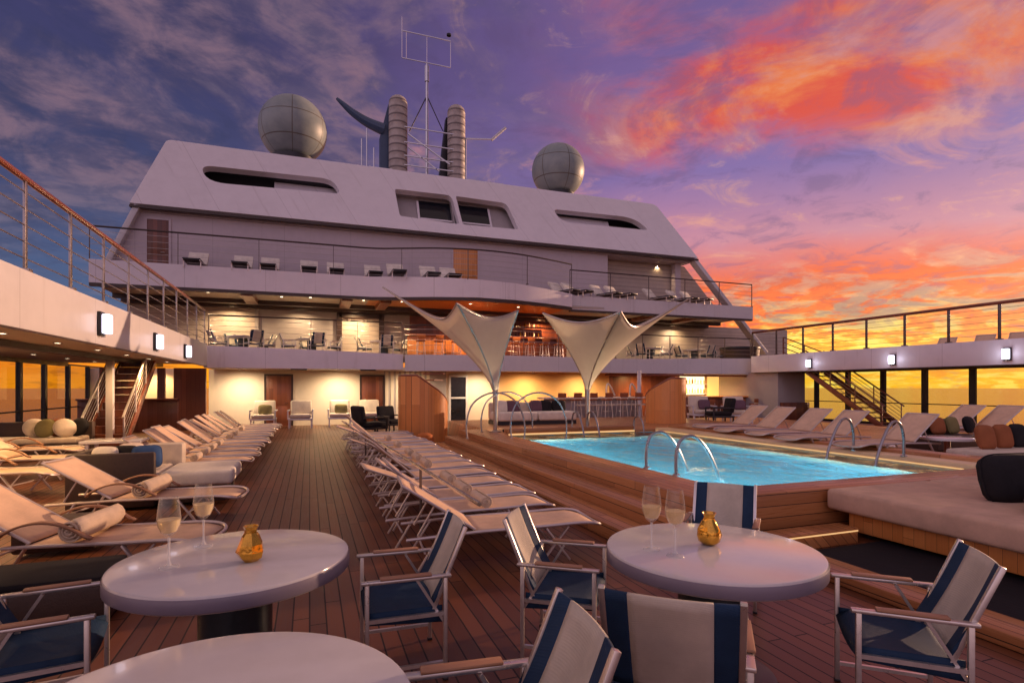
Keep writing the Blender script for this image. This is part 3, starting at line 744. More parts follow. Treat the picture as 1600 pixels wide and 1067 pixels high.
mb = MB(); mb.prism([(p[0], p[1]+.1, 5.44) for p in upL+upR[1:]]+[(XU1, 28.0, 5.44), (XU0, 28.0, 5.44)], (0, 0, .1)); part(mb, 'soffit', 'soffit', ub)
mb = MB(); mb.band([(p[0], p[1]+.02) for p in upL], 5.30, 5.418, .18); part(mb, 'beam', 'dark beam', ub)
mb = MB(); mb.band([(p[0], p[1]+.02) for p in upR], 5.26, 5.358, .18); part(mb, 'beam', 'dark beam', ub)
mb = MB(); mb.span((XU0, 26.2, 5.26), (XU1, 26.45, 5.438)); part(mb, 'beam', 'dark beam', ub)
mb = MB(); mb.span((XU0, MWY-.35, 5.22), (XU1, MWY-.02, 5.438)); part(mb, 'beam', 'dark beam', ub)
for u_, v_ in ((390, 465), (540, 470), (598, 474), (1010, 488), (1075, 490)):
    q = atY(u_, v_, 25.0); mb = MB(); mb.span((q.x-.22, FY+.22, 5.24), (q.x+.22, 26.18, 5.436)); part(mb, 'beam', 'red wood', ub)
mb = MB(); mb.prism([(p[0], p[1]+.3, 5.425) for p in upL[2:]]+[(11.6, 26.1, 5.425), (2.4, 26.1, 5.425)], (0, 0, .012)); part(mb, 'ceiling_panel', 'orange wood', ub)
for i, (u_, yy) in enumerate(((325, 24.6), (360, 26.8), (440, 24.8), (485, 24.6), (470, 26.8), (568, 24.6), (555, 26.8), (628, 24.4), (735, 24.0), (755, 26.9), (810, 24.2), (850, 26.9), (930, 24.6), (955, 26.9), (1050, 24.6), (1060, 26.9), (1110, 24.8))):
    xx_ = uX(u_, yy); pw = 4*(75, 70, 0, 40, 45, 75, 80, 30, 85, 90, 85, 90, 40, 50, 40, 50, 25)[i]
    downlight((xx_, yy, 5.43), ub, pw, 150, .06, (1, .66, .34) if u_ < 640 or u_ > 890 else (1, .5, .2))

# ------------------------------------------------------------------ top deckhouse
dh = thing('deckhouse', 'big white sloped deckhouse block with long slot openings and two raked windows', 'deckhouse', (6.9, 26, 6), world=True)
HY = 25.78
P_bl, P_br, P_tr, P_tl = atY(204, 322, 25.6), atY(1088, 405, 25.6), atY(1022, 323, 27.3), atY(262, 222, 27.3)
zb = (P_bl.z+P_br.z)/2; zt = (P_tr.z+P_tl.z)/2
for p_ in (P_bl, P_br): p_.z = zb
for p_ in (P_tl, P_tr): p_.z = zt
o3 = Vector((0, 25.6, zb)); ey = Vector((0, 27.3-25.6, zt-zb)); H = ey.length; ey.normalize(); ex = Vector((1, 0, 0)); ez = ex.cross(ey)
PMX = Matrix((ex, ey, ez)).transposed().to_4x4(); PMX.translation = o3
def onpanel(u, v):
    d = ray(u, v); e = Vector((0, 0, EYE)); tt = (o3-e).dot(ez)/d.dot(ez); q = e+d*tt-o3
    return (q.dot(ex), q.dot(ey))
def rounded(pts, rr, n=5):
    out = []; N = len(pts)
    for i in range(N):
        p, a, b = Vector(pts[i]), Vector(pts[i-1]), Vector(pts[(i+1) % N]); r = rr[i] if isinstance(rr, (list, tuple)) else rr
        if r <= 0: out.append((p.x, p.y)); continue
        pa = p+(a-p).normalized()*min(r, (a-p).length*.49); pb = p+(b-p).normalized()*min(r, (b-p).length*.49)
        for k in range(n+1):
            t_ = k/n; q = pa*(1-t_)**2+p*2*t_*(1-t_)+pb*t_*t_; out.append((q.x, q.y))
    return out
slotA = [onpanel(*q) for q in ((312, 262), (520, 284), (532, 307), (326, 289))]
slotB = [onpanel(*q) for q in ((862, 330), (988, 343), (1012, 363), (876, 350))]
win1 = [onpanel(*q) for q in ((616, 299), (704, 309), (717, 354), (624, 341))]
win2 = [onpanel(*q) for q in ((711, 310), (790, 321), (809, 362), (722, 354))]
holes = [rounded(slotA, [.55, .6, .25, .75]), rounded(slotB, [.3, 1.0, .25, .75]), rounded(win1, [.12, .3, .12, .12]), rounded(win2, [.12, .35, .12, .12])]
outl = rounded([(P_bl.x, 0), (P_br.x, 0), (P_tr.x, H), (P_tl.x, H)], [0, 0, .3, .2])
mb = plate(outl, holes, .3, PMX); part(mb, 'front_panel', 'white panel', dh)
# recess boxes behind the slots
def recess(hole, depth, m_in, name):
    xs = [p[0] for p in hole]; ys = [p[1] for p in hole]; x0, x1, y0, y1 = min(xs)-.15, max(xs)+.15, min(ys)-.12, max(ys)+.12
    mb = MB()
    mb.box(None, (x1-x0, y1-y0, .05), mx=PMX @ Matrix.Translation(((x0+x1)/2, (y0+y1)/2, -depth)))
    mb.box(None, (x1-x0, .05, depth-.2), mx=PMX @ Matrix.Translation(((x0+x1)/2, y1+.026, -.16-(depth-.2)/2)))
    mb.box(None, (x1-x0, .05, depth-.2), mx=PMX @ Matrix.Translation(((x0+x1)/2, y0-.026, -.16-(depth-.2)/2)))
    for xx_ in (x0-.026, x1+.026): mb.box(None, (.05, y1-y0+.1, depth-.2), mx=PMX @ Matrix.Translation((xx_, (y0+y1)/2, -.16-(depth-.2)/2)))
    return part(mb, name, m_in, dh), (x0, x1, y0, y1)
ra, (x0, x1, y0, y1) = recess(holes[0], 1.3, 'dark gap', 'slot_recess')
mb = MB(); mb.box(None, ((x1-x0)*.47, (y1-y0)-.02, .05), mx=PMX @ Matrix.Translation((x0+(x1-x0)*.735, (y0+y1)/2, -.55))); sub(mb, 'inner_panel', 'white panel', ra)
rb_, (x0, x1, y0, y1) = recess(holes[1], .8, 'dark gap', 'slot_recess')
mb = MB(); mb.box(None, ((x1-x0)*.62, (y1-y0)-.02, .05), mx=PMX @ Matrix.Translation((x0+(x1-x0)*.33, (y0+y1)/2, -.5))); sub(mb, 'inner_panel', 'white panel', rb_)
for hh, fr0, fr1 in ((holes[2], .42, .92), (holes[3], .12, .58)):
    rr_, (x0, x1, y0, y1) = recess(hh, .52, 'grey wall', 'window_recess'); ww = x1-x0
    mb = MB(); mb.box(None, (ww*(fr1-fr0), (y1-y0)*.86, .06), mx=PMX @ Matrix.Translation((x0+ww*(fr0+fr1)/2, y0+(y1-y0)*.5, -.44))); pn = sub(mb, 'pane', 'dark glass', rr_)
    mb = MB()
    mb.box(None, (ww*(fr1-fr0), .09, .05), mx=PMX @ Matrix.Translation((x0+ww*(fr0+fr1)/2, y0+(y1-y0)*.36, -.39)))
    mb.box(None, (.10, (y1-y0)*.8, .08), mx=PMX @ Matrix.Translation((x0+ww*fr0-.06, y0+(y1-y0)*.5, -.42)))
    mb.box(None, (.10, (y1-y0)*.8, .08), mx=PMX @ Matrix.Translation((x0+ww*fr1+.06, y0+(y1-y0)*.5, -.42)))
    sub(mb, 'sash', 'white panel', rr_)
# body behind
mb = MB(); mb.prism([(P_bl.x+.4, 27.75, zb), (P_br.x-.4, 27.75, zb), (P_tr.x-.25, 27.75, zt-.12), (P_tl.x+.25, 27.75, zt-.12)], (0, 9, 0)); part(mb, 'body', 'white panel', dh)
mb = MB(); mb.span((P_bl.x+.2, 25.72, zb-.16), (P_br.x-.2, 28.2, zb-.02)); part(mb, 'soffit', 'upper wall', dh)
mb = MB(); mb.span((P_bl.x, 25.40, zb-.10), (P_br.x, 25.6, zb-.012)); part(mb, 'drip_edge', 'dark beam', dh)
xr0 = uX(943, HY)
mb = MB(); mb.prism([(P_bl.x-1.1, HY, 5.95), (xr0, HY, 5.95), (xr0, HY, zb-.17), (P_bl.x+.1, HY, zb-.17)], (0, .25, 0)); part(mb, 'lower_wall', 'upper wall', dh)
kx_ = (atY(1196, 552, 25.6).x-P_br.x)/(zb-atY(1196, 552, 25.6).z)*(zb-5.95)
mb = MB(); mb.prism([(xr0+.25, HY+.9, 5.95), (P_br.x+kx_-.1, HY+.9, 5.95), (P_br.x, HY+.9, zb-.17), (xr0+.25, HY+.9, zb-.17)], (0, .2, 0)); part(mb, 'recess_wall', 'clad wall', dh)
mb = MB(); mb.span((xr0, HY, 5.95), (xr0+.25, HY+1.1, zb-.17)); part(mb, 'pier', 'upper wall', dh)
xx_ = uX(1056, HY+.6); mb = MB(); mb.span((xx_-.18, HY+.4, 5.95), (xx_+.18, HY+.76, zb-.17)); part(mb, 'column', 'upper wall', dh)
spot((uX(1025, HY+1), HY+.9, zb-.3), 90, (1, .66, .34), 140)
door(230, 264, HY, 8.4, dh, 'red wood', 5.96, frame='upper wall'); door(708, 746, HY, 8.3, dh, 'orange wood', 5.96, frame='upper wall')
# raked struts at both ends
a = P_br.copy(); b = atY(1196, 552, 25.6); mb = MB(); mb.bar(a+Vector((-.2, .1, 0)), b+Vector((0, .1, 0)), .22, .5, up=(0, 1, 0), bev=.03); part(mb, 'raked_strut', 'white paint', dh)
a = P_bl.copy(); b = a+Vector((-1.3, 0, -3.0)); mb = MB(); mb.bar(a+Vector((.25, .1, 0)), b+Vector((.25, .1, 0)), .22, .5, up=(0, 1, 0), bev=.03); part(mb, 'raked_strut', 'white paint', dh)
mb = MB(); mb.span((P_tl.x+.6, 27.9, zt-.115), (P_tr.x-.6, 36, zt+.02)); part(mb, 'roof', 'upper wall', dh)
ROOF = zt

# ------------------------------------------------------------------ roof gear
def radome(u, v, rpx, Y, label):
    c = atY(u, v, Y); r = rpx*(Y/ray(u, v).y)/FPX
    g = thing('radome', label, 'radome', (c.x, c.y, ROOF+.02), group='satellite domes on the roof')
    cz = c.z-ROOF
    prof = [(r*.55, cz-r*.92)]
    for k in range(1, 18):
        th = -math.pi/2+math.pi*k/18
        if math.sin(th) > -.88: prof.append((r*math.cos(th), cz+r*math.sin(th)))
    prof.append((0, cz+r)); mb = MB(); mb.lathe(prof, 40); s = mb.build('shell', 'radome shell', None); s.parent = g
    mb = MB(); mb.lathe([(r*.62, 0), (r*.62, max(.1, cz-r*.9)), (r*.5, max(.12, cz-r*.86))], 28); s = mb.build('pedestal', 'dark metal', None); s.parent = g
    return g
radome(458, 204, 50.5, 30., 'bigger grey green satellite dome on the roof above the long dark slot')
radome(872, 268, 41, 30., 'smaller grey green satellite dome on the roof above the two raked windows')
def exhaust(u, vtop, Y, label):
    q = atY(u, vtop, Y); g = thing('exhaust_stack', label, 'exhaust stack', (q.x, Y, ROOF), group='ribbed exhaust stacks on the roof')
    hgt = q.z-ROOF; r = .52
    prof = [(r, 0), (r, hgt-r*.9)]+[(r*math.cos(a_), hgt-r*.9+r*.9*math.sin(a_)) for a_ in [R(d_) for d_ in (15, 30, 45, 60, 75)]]+[(0, hgt)]
    mb = MB(); mb.lathe(prof, 28); s = mb.build('pipe', 'exhaust shell', None); s.parent = g
    return g, hgt
e1, h1 = exhaust(622, 150, 31.5, 'left ribbed exhaust stack, joined to the curved dark fin')
e2, h2 = exhaust(713, 165, 31.5, 'right ribbed exhaust stack between the mast and the slanting roof arm')
mb = MB(); mb.prism([(-.95, .35, 0), (-.35, .35, 0), (-.3, .35, h1*.94), (-.5, .35, h1*.93), (-.95, .35, h1*.62)], (0, .5, 0)); s = mb.build('side_fin', 'navy sling', None); s.parent = e1; s.data.materials[0] = mat('blue paint', (.05, .09, .17), .4, var=.1)
pts = [atY(u, v, 31.9)-Vector(e1.location) for u, v in ((600, 203), (575, 192), (552, 177), (536, 163), (526, 154))]
mb = MB(); mb.tube(smooth_path(pts, 5), [.34-.27*i/20 for i in range(21)], 10); s = mb.build('curved_arm', 'blue paint', None); s.parent = e1
mb = MB(); mb.prism([(-1.1, .4, 0), (-.35, .4, 0), (-.35, .4, h2*.9), (-.5, .4, h2*.9), (-.75, .4, h2*.55)], (0, .4, 0)); s = mb.build('side_fin', 'dark metal', None); s.parent = e2
mq = atY(667, 45, 32.)
am = thing('antenna_mast', 'thin antenna mast with a square wire aerial between the exhaust stacks', 'antenna mast', (mq.x, 32, ROOF), world=True)
X0 = mq.x; zz_ = lambda v, u=667: atY(u, v, 32.).z
mb = MB(); mb.tube([(X0, 32, ROOF), (X0, 32, zz_(135)), (X0, 32, zz_(100))], [.10, .08, .06], 8); mb.tube([(X0, 32, zz_(128)), (X0, 32, zz_(104))], .13, 8); part(mb, 'pole', 'steel', am)
xl, xr = atY(628, 60, 32).x, atY(704, 60, 32).x
for va, vb in ((47, 66), (93, 104)):
    z_ = (zz_(va, 628)+zz_(vb, 704))/2
    mb = MB(); mb.tube([(xl, 32, z_), (xr, 32, z_)], .035, 6); part(mb, 'aerial_bar', 'steel', am)
for xx_ in (xl, xr, X0, xl+.25):
    mb = MB(); mb.tube([(xx_, 32, zz_(98)), (xx_, 32, zz_(57)+(.8 if xx_ == xl else .0))], .018, 6); part(mb, 'aerial_wire', 'steel', am)
mb = MB(); mb.lathe([(0, -.12), (.14, -.05), (.14, .05), (0, .12)], 10, (xr-.1, 32, zz_(57)+.35)); part(mb, 'lamp_head', 'dark metal', am)
for u_ in (640, 692):
    mb = MB(); mb.tube([(X0, 32, zz_(150)), tuple(atY(u_, 205, 32.))], .03, 6); part(mb, 'stay', 'dark metal', am)
lat = thing('roof_frame', 'dark lattice housing with white cross bars between the two exhaust stacks', 'roof frame', (X0, 32.3, ROOF), world=True)
xa, xb = e1.location.x+.5, e2.location.x-.5
mb = MB(); mb.span((xa, 32.5, ROOF), (xb, 33.2, ROOF+1.9)); part(mb, 'housing', 'dark beam', lat)
for v_ in (215, 238, 258, 272):
    z_ = zz_(v_); mb = MB(); mb.tube([(xa-.6, 31.1, z_), (xb+.4, 31.1, z_)], .04, 6); part(mb, 'cross_bar', 'steel', lat)
mb = MB(); mb.tube([(xa, 31.1, zz_(225)), (xb, 31.1, zz_(262))], .05, 6); part(mb, 'brace', 'steel', lat)
mb = MB(); mb.tube([(xa, 31.1, zz_(245)), (xb-.6, 31.1, zz_(275))], .04, 6); part(mb, 'brace', 'steel', lat)
ar = thing('roof_boom', 'slanting white arm pointing up beside the right exhaust stack', 'roof arm', (e2.location.x+.6, 31.3, ROOF), world=True)
mb = MB(); mb.tube([tuple(atY(728, 217, 31.3)), tuple(atY(770, 218, 31.3))], .05, 6); mb.tube([tuple(atY(728, 216, 31.3)), (e2.location.x+.5, 31.3, ROOF)], .05, 6); part(mb, 'boom', 'steel', ar)
mb = MB(); mb.tube([tuple(atY(768, 219, 31.3)), tuple(atY(790, 200, 31.3))], .08, 6); part(mb, 'tip', 'white paint', ar)
for u0, u1, lab in ((578, 612, 'short white roof railing left of the ribbed exhaust stacks'), (728, 785, 'low white roof railing right of the ribbed exhaust stacks')):
    xa, xb = uX(u0, 30.5), uX(u1, 30.5)
    g = thing('roof_railing', lab, 'railing', (xa, 30.5, ROOF), world=True)
    for k in range(3):
        mb = MB(); mb.tube([(xa, 30.5, ROOF+.45*(k+1)), (xb, 30.5, ROOF+.45*(k+1))], .03, 6); part(mb, 'rail_bar', 'steel', g)
    n_ = max(2, int((xb-xa)/.7)+1)
    for k in range(n_):
        xx_ = xa+(xb-xa)*k/(n_-1); mb = MB(); mb.tube([(xx_, 30.5, ROOF), (xx_, 30.5, ROOF+1.4)], .03, 6); part(mb, 'post', 'steel', g)
for i, u_ in enumerate((565, 573, 584)):
    xx_ = uX(u_, 31); mb = MB(); mb.tube([(xx_, 31, ROOF), (xx_, 31, ROOF+(3.0, 3.6, 2.6)[i])], .03, 6); mb.lathe([(.07, ROOF), (.07, ROOF+.5), (.03, ROOF+.55)], 8, (xx_, 31, 0))
    tag(mb.build('whip_aerial', 'steel'), ('shorter', 'tallest', 'lowest')[i]+' thin whip aerial under the curved dark fin', 'aerial')
# ------------------------------------------------------------------ railings
def railing(label, path, z0, ztop, step, mh, rh, wires, mp='post metal', wr=.010, wp=.05, ends=True, mw='brushed rail', zoff=None):
    P = smooth_path([(p[0], p[1], 0) for p in path], 8) if len(path) > 2 else [Vector((path[0][0], path[0][1], 0)), Vector((path[1][0], path[1][1], 0))]
    cum = [0]
    for a, b in zip(P, P[1:]): cum.append(cum[-1]+(b-a).length)
    def at(s_):
        for i in range(len(P)-1):
            if s_ <= cum[i+1]+1e-9: f_ = (s_-cum[i])/max(1e-9, cum[i+1]-cum[i]); return P[i].lerp(P[i+1], f_)
        return P[-1].copy()
    zf = zoff or (lambda s_: 0.)
    g = thing('guard_rail', label, 'railing', (P[0].x, P[0].y, z0), world=True)
    ss = [cum[-1]*k/60 for k in range(61)] if len(P) > 2 or zoff else [0, cum[-1]]
    def line(z): return [at(s_)+Vector((0, 0, z+zf(s_))) for s_ in ss]
    mb = MB(); mb.tube(line(ztop), rh, 10); part(mb, 'handrail', mh, g)
    for k in range(wires):
        mb = MB(); mb.tube(line(z0+(ztop-z0)*(k+.8)/(wires+.6)), wr, 6); part(mb, 'wire', mw, g)
    n_ = max(1, round(cum[-1]/step))
    for k in range(n_+1):
        s_ = cum[-1]*k/n_; q = at(s_)
        mb = MB(); mb.box((q.x, q.y, (z0+ztop)/2+zf(s_)), (wp*.45, wp, ztop-z0), bev=.004); mb.box((q.x, q.y, z0+.02+zf(s_)), (wp*1.8, wp*1.8, .04)); part(mb, 'post', mp, g)
    return g
railing('red wooden handrail with five steel wires along the near side gallery', [(-3.68, -1.31), (-3.68, 23.3)], 3.28, 4.56, 1.57, 'rail wood', .045, 5, 'brushed rail', .011, .07)
railing('dark handrail on the sunset side gallery', [(22.1, 2.4), (22.1, 23.2)], 3.30, 4.56, 1.6, 'rail wood', .06, 5, 'post metal', .007, .09)
railing('thin wire railing in front of the dining tables left of the sails', [(-3.6, FY+.08), (-1, FY+.1), (3.7, FY+.2)], 3.18, 4.42, 1.9, 'dark beam', .032, 5, 'post metal', .008, .05)
railing('curved wire railing in front of the balcony bar', [(p[0], p[1]+.07) for p in bul], 3.04, 4.28, 1.7, 'dark beam', .03, 5, 'post metal', .008, .05)
railing('long dark curved railing of the upper sun balcony', [(p[0], p[1]+.08) for p in upL], 6.18, 7.46, 2.6, 'dark beam', .034, 5, 'post metal', .007, .05)
railing('straight railing of the upper sun balcony beside the sunset', [(p[0], p[1]+.08) for p in upR], 6.02, 7.24, 2.2, 'dark beam', .03, 5, 'post metal', .007, .05)

# ------------------------------------------------------------------ wall lamps
def wall_lamp(label, loc, s):
    g = thing('wall_lamp', label, 'wall lamp', loc, group='box lamps on the gallery fascias')
    mb = MB(); mb.box((.03*s, 0, 0), (.06, .22, .44), bev=.01); o = mb.build('back_plate', 'dark metal', None); o.parent = g
    mb = MB(); mb.box((.125*s, 0, 0), (.13, .20, .36), bev=.03, seg=3); o = mb.build('shade', 'wall lamp glow', None); o.parent = g
    mb = MB(); mb.tube([(.1*s, 0, -.18), (.1*s, 0, -.235), (.03*s, 0, -.235)], .012, 6); o = mb.build('bracket', 'steel', None); o.parent = g
for i, (u, v) in enumerate(((155, 506), (241, 534), (288, 549))):
    q = atX(u, v, -3.6); wall_lamp(('box lamp on the white fascia below the red handrail, largest of the three', 'box lamp on the white fascia, middle one of the row below the red handrail', 'box lamp on the white fascia, nearest to the dining balcony')[i], (-3.6, q.y, q.z), 1)
for i, (u, v) in enumerate(((1266, 568), (1396, 562), (1575, 553))):
    q = atX(u, v, 22.); wall_lamp(('lit box lamp on the mauve fascia above the top of the staircase', 'lit box lamp on the mauve fascia above the middle of the staircase', 'lit box lamp on the mauve fascia beyond the foot of the staircase')[i], (22., q.y, q.z), -1)
    point((21.7, q.y, q.z), 5, (.85, .82, 1), .08)

# ------------------------------------------------------------------ stairs
def staircase(label, xa, xb, ya, yb, za, zb, n, up=1, mt='red wood', solid=True):
    g = thing('staircase', label, 'staircase', ((xa+xb)/2, ya, za), world=True)
    P = lambda x, f, dz=0: Vector((x, ya+(yb-ya)*f, za+(zb-za)*f+dz))
    for k in range(n):
        f = (k+.5)/n; mb = MB(); mb.box(((xa+xb)/2, ya+(yb-ya)*f, za+(zb-za)*(k+1)/n-.02), (xb-xa-.06, abs(yb-ya)/n+.03, .045), bev=.006); part(mb, 'tread', mt, g)
        if solid:
            mb = MB(); mb.box(((xa+xb)/2, ya+(yb-ya)*(k+.02)/n, za+(zb-za)*(k+.45)/n), (xb-xa-.08, .02, (zb-za)/n-.05)); part(mb, 'riser', mt, g)
    for xx_ in (xa, xb):
        mb = MB(); mb.bar(P(xx_, -.02, .02), P(xx_, 1., .0), .05, .24, bev=.006); part(mb, 'stringer', 'rail wood', g)
        mb = MB(); mb.tube([P(xx_, -.03, .95), P(xx_, 1.02, .95)], .034, 8); part(mb, 'handrail', 'chair frame' if solid else 'rail wood', g)
        for k in range(4):
            mb = MB(); mb.tube([P(xx_, 0, .28+k*.16), P(xx_, 1, .28+k*.16)], .011, 6); part(mb, 'rail_bar', 'brushed rail', g)
        for f in (0, .33, .66, 1.):
            mb = MB(); mb.tube([P(xx_, f, .05), P(xx_, f, .95)], .024, 8); part(mb, 'post', 'chair frame' if solid else 'rail wood', g)
    return g
staircase('wooden staircase with pale handrails climbing to the gallery behind the white column', -5.55, -4.65, 17.4, 20.6, 0, 2.5, 12)
staircase('open staircase slanting down in front of the sunset windows', 22.35, 23.5, 16.3, 20.0, .0, 2.42, 12, solid=False)
# short stair railing on top of the sunset side gallery
g = thing('stair_railing', 'stair head railing with sloping bars above the sunset side fascia', 'railing', (21.6, 18, 3.2), world=True)
for dx in (0, .9):
    a, b = atX(1224, 527, 22.6+dx), atX(1292, 553, 22.6+dx)
    for k in range(4):
        mb = MB(); mb.tube([a-Vector((0, 0, .26*k)), b-Vector((0, 0, .26*k))], .026 if k == 0 else .014, 6); part(mb, 'rail_bar', 'rail wood', g)
    for f in (0, .5, 1.):
        q = a.lerp(b, f); mb = MB(); mb.box((q.x, q.y, (q.z+3.2)/2), (.05, .05, max(.1, q.z-3.2))); part(mb, 'post', 'rail wood', g)

# ------------------------------------------------------------------ sail canopies
def sail(label, base, tip_z, pts, sags, seams):
    base = Vector(base); g = thing('sail_canopy', label, 'sail canopy', base, group='funnel shaped sail canopies beside the pool')
    tip = Vector((0, 0, tip_z-base.z)); Q = [Vector(p)-base for p in pts]; n = len(Q)
    for i in range(n):
        a, b = Q[i], Q[(i+1) % n]; k = sags[i]
        def edge(t_, a=a, b=b, k=k):
            e = a.lerp(b, t_); f = 1-k*4*t_*(1-t_); return tip+(e-tip)*f
        def srf(s_, t_, edge=edge):
            e = edge(t_)-tip; h = s_; w_ = s_**1.38
            r0 = .07*(1-s_); d_ = Vector((e.x, e.y, 0)); 
            return tip+Vector((e.x*w_, e.y*w_, e.z*h))+(d_.normalized()*r0 if d_.length > 1e-6 else Vector())
        mb = MB(); mb.grid(srf, 18, 14); o = mb.build('membrane', 'membrane', None, sharp=2.); o.parent = g
        sm = o.modifiers.new('thickness', 'SOLIDIFY'); sm.thickness = .012
        mb = MB(); mb.tube([edge(j/20) for j in range(21)], .022, 6); o2 = mb.build('edge_rope', 'brushed rail', None); o2.parent = g
        mb = MB(); mb.tube([srf(j/14, 0)*1 for j in range(15)], .02, 6); o2 = mb.build('seam_rib', 'brushed rail', None); o2.parent = g
    mb = MB(); mb.tube([(0, 0, 0), (0, 0, tip.z*.6), (0, 0, tip.z+.05)], [.055, .06, .08], 12); mb.lathe([(.16, 0), (.16, .03), (.06, .06)], 16); o = mb.build('mast', 'brushed rail', None); o.parent = g
    mb = MB(); mb.lathe([(.05, 0), (.06, .06), (.05, .07)], 12, (.22, -.1, 0)); o = mb.build('uplight', 'dark metal', None); o.parent = g
    spot(base+Vector((.22, -.1, .1)), 95, (1, .72, .42), 100, .8, base+Vector((0, -.1, 3)))
    return g
sail('ivory sail canopy on the mast by the large pool hoops', (4.62, 13.9, .5), 1.62,
     [atD(810, 485, 14.2), atD(714, 474, 13.0), atD(598, 449, 14.6), atD(715, 486, 16.4)], [.12, .24, .20, .20], 0)
sail('grey ivory sail canopy on the mast in front of the bar', (7.35, 13.9, .5), 1.62,
     [atD(848, 489, 14.6), atD(970, 487, 13.3), atD(1076, 467, 15.2), atD(950, 503, 16.6)], [.12, .24, .20, .20], 0)
# curved wooden screens round the spiral stairs
def screen(label, u, vtop, vlow, D, r, flip):
    c = atD(u, 690, D); g = thing('curved_screen', label, 'curved screen', (c.x, c.y, 0), group='curved wooden screens behind the pool')
    base = math.atan2(-c.y, -c.x)       # towards the viewer
    zt_, zl = atD(u, vtop, D).z, atD(u, vlow, D).z
    n = 40; mb = MB(); rows = []
    for k in range(n+1):
        f = k/n; a_ = base+flip*(R(-120)+R(300)*f)
        z_ = zt_ if f < .36 else zt_+(zl-zt_)*min(1, ((f-.36)/.44))**.9
        rows.append([mb.bm.verts.new(v) for v in ((r*math.cos(a_), r*math.sin(a_), 0), (r*math.cos(a_), r*math.sin(a_), z_), ((r-.05)*math.cos(a_), (r-.05)*math.sin(a_), z_), ((r-.05)*math.cos(a_), (r-.05)*math.sin(a_), 0))])
    for a_, b_ in zip(rows, rows[1:]):
        for k in range(4): mb.bm.faces.new((a_[k], b_[k], b_[(k+1) % 4], a_[(k+1) % 4]))
    mb.bm.faces.new(rows[0]); mb.bm.faces.new(rows[-1][::-1])
    o = mb.build('panel', 'orange wood', None); o.parent = g
    mb = MB(); pts = []
    for k in range(n+1):
        f = k/n; a_ = base+flip*(R(-120)+R(300)*f); z_ = zt_ if f < .36 else zt_+(zl-zt_)*min(1, ((f-.36)/.44))**.9
        pts.append(((r-.025)*math.cos(a_), (r-.025)*math.sin(a_), z_+.015))
    mb.tube(pts, .035, 8); o = mb.build('cap_rail', 'rail wood', None); o.parent = g
    mb = MB(); mb.lathe([(.09, 0), (.09, 1.85)], 14); o = mb.build('newel', 'rail wood', None); o.parent = g
    for k in range(10):
        a_ = R(36*k); mb = MB(); mb.prism([(0, 0, .2+.21*k), ((r-.08)*math.cos(a_), (r-.08)*math.sin(a_), .2+.21*k), ((r-.08)*math.cos(a_+.6), (r-.08)*math.sin(a_+.6), .2+.21*k)], (0, 0, .04)); o = mb.build('tread', 'red wood', None); o.parent = g
screen('tall curved orange wood screen at the left end of the pool', 661, 588, 643, 17.6, .78, 1)
screen('curved orange wood screen with a swooping rim beside the bottle shelf', 1040, 592, 628, 18.6, .66, -1)

# ------------------------------------------------------------------ pool grab rails
def grab(label, pts, r=.023, group='steel grab rails round the pool'):
    P = smooth_path(pts, 8); b = P[0]
    mb = MB(); mb.tube([p-b for p in P], r, 10); g = tag(mb.build('grab_rail', 'rail steel'), label, 'grab rail', group); g.location = b
    mb = MB(); mb.lathe([(r*2.2, 0), (r*2.2, .015), (r*1.2, .03)], 14); o = mb.build('flange', 'steel', None); o.parent = g
    return g
for i, yy in enumerate((6.95, 6.25)):
    x_ = PX0-.10
    grab(('grab rail at the near pool corner, the one farther from the gold vase', 'grab rail at the near pool corner, standing closest to the gold vase')[i], [(x_, yy, .5), (x_, yy, .78), (x_+.08, yy, .98), (x_+.28, yy, 1.02), (x_+.48, yy, .86), (x_+.66, yy, .55), (x_+.76, yy, .25), (x_+.78, yy, .0)])
for i, yy in enumerate((7.25, 6.35)):
    x_ = PX1+.16
    grab(('grab rail beside the beige sun bed across the pool, the far one of its pair', 'grab rail across the pool closest to the big daybed')[i], [(x_, yy, .55), (x_, yy, .85), (x_-.08, yy, 1.08), (x_-.25, yy, 1.12), (x_-.42, yy, .95), (x_-.6, yy, .6), (x_-.68, yy, .3), (x_-.7, yy, .05)])
for i, xx_ in enumerate((6.6, 7.05)):
    yy = PY1+.15
    grab(('left', 'right')[i]+' small grab rail of the pair at the far pool end before the bar', [(xx_, yy, .5), (xx_, yy, .8), (xx_, yy-.1, 1.0), (xx_, yy-.35, 1.0), (xx_, yy-.55, .75), (xx_, yy-.7, .4), (xx_, yy-.72, .1)])
for i, xx_ in enumerate((8.5,)):
    yy = PY1+.12
    grab('single small grab rail at the far pool corner under the wooden screen', [(xx_, yy, .5), (xx_, yy, .74), (xx_, yy-.1, .86), (xx_, yy-.3, .86), (xx_, yy-.45, .66), (xx_, yy-.5, .3)])
hp = [(-.78, 0, 0), (-.80, 0, .35), (-.66, 0, .78), (-.3, 0, 1.02), (.1, 0, 1.04), (.45, 0, .86), (.66, 0, .5), (.70, 0, .12), (.66, 0, -.1)]
for i, (u, v, D_) in enumerate(((778, 683, 12.9), (845, 680, 13.2), (795, 676, 14.6))):
    q = atD(u, v, D_); q.z = .5
    grab(('large steel hoop around the foot of the ivory sail mast, the left one', 'large steel hoop at the pool corner, right of the ivory sail mast', 'large steel hoop standing behind the ivory sail mast')[i], [(q.x+a_*.92, q.y-.1*a_, .5+max(-.45, c_)) for a_, b_, c_ in hp], .020)
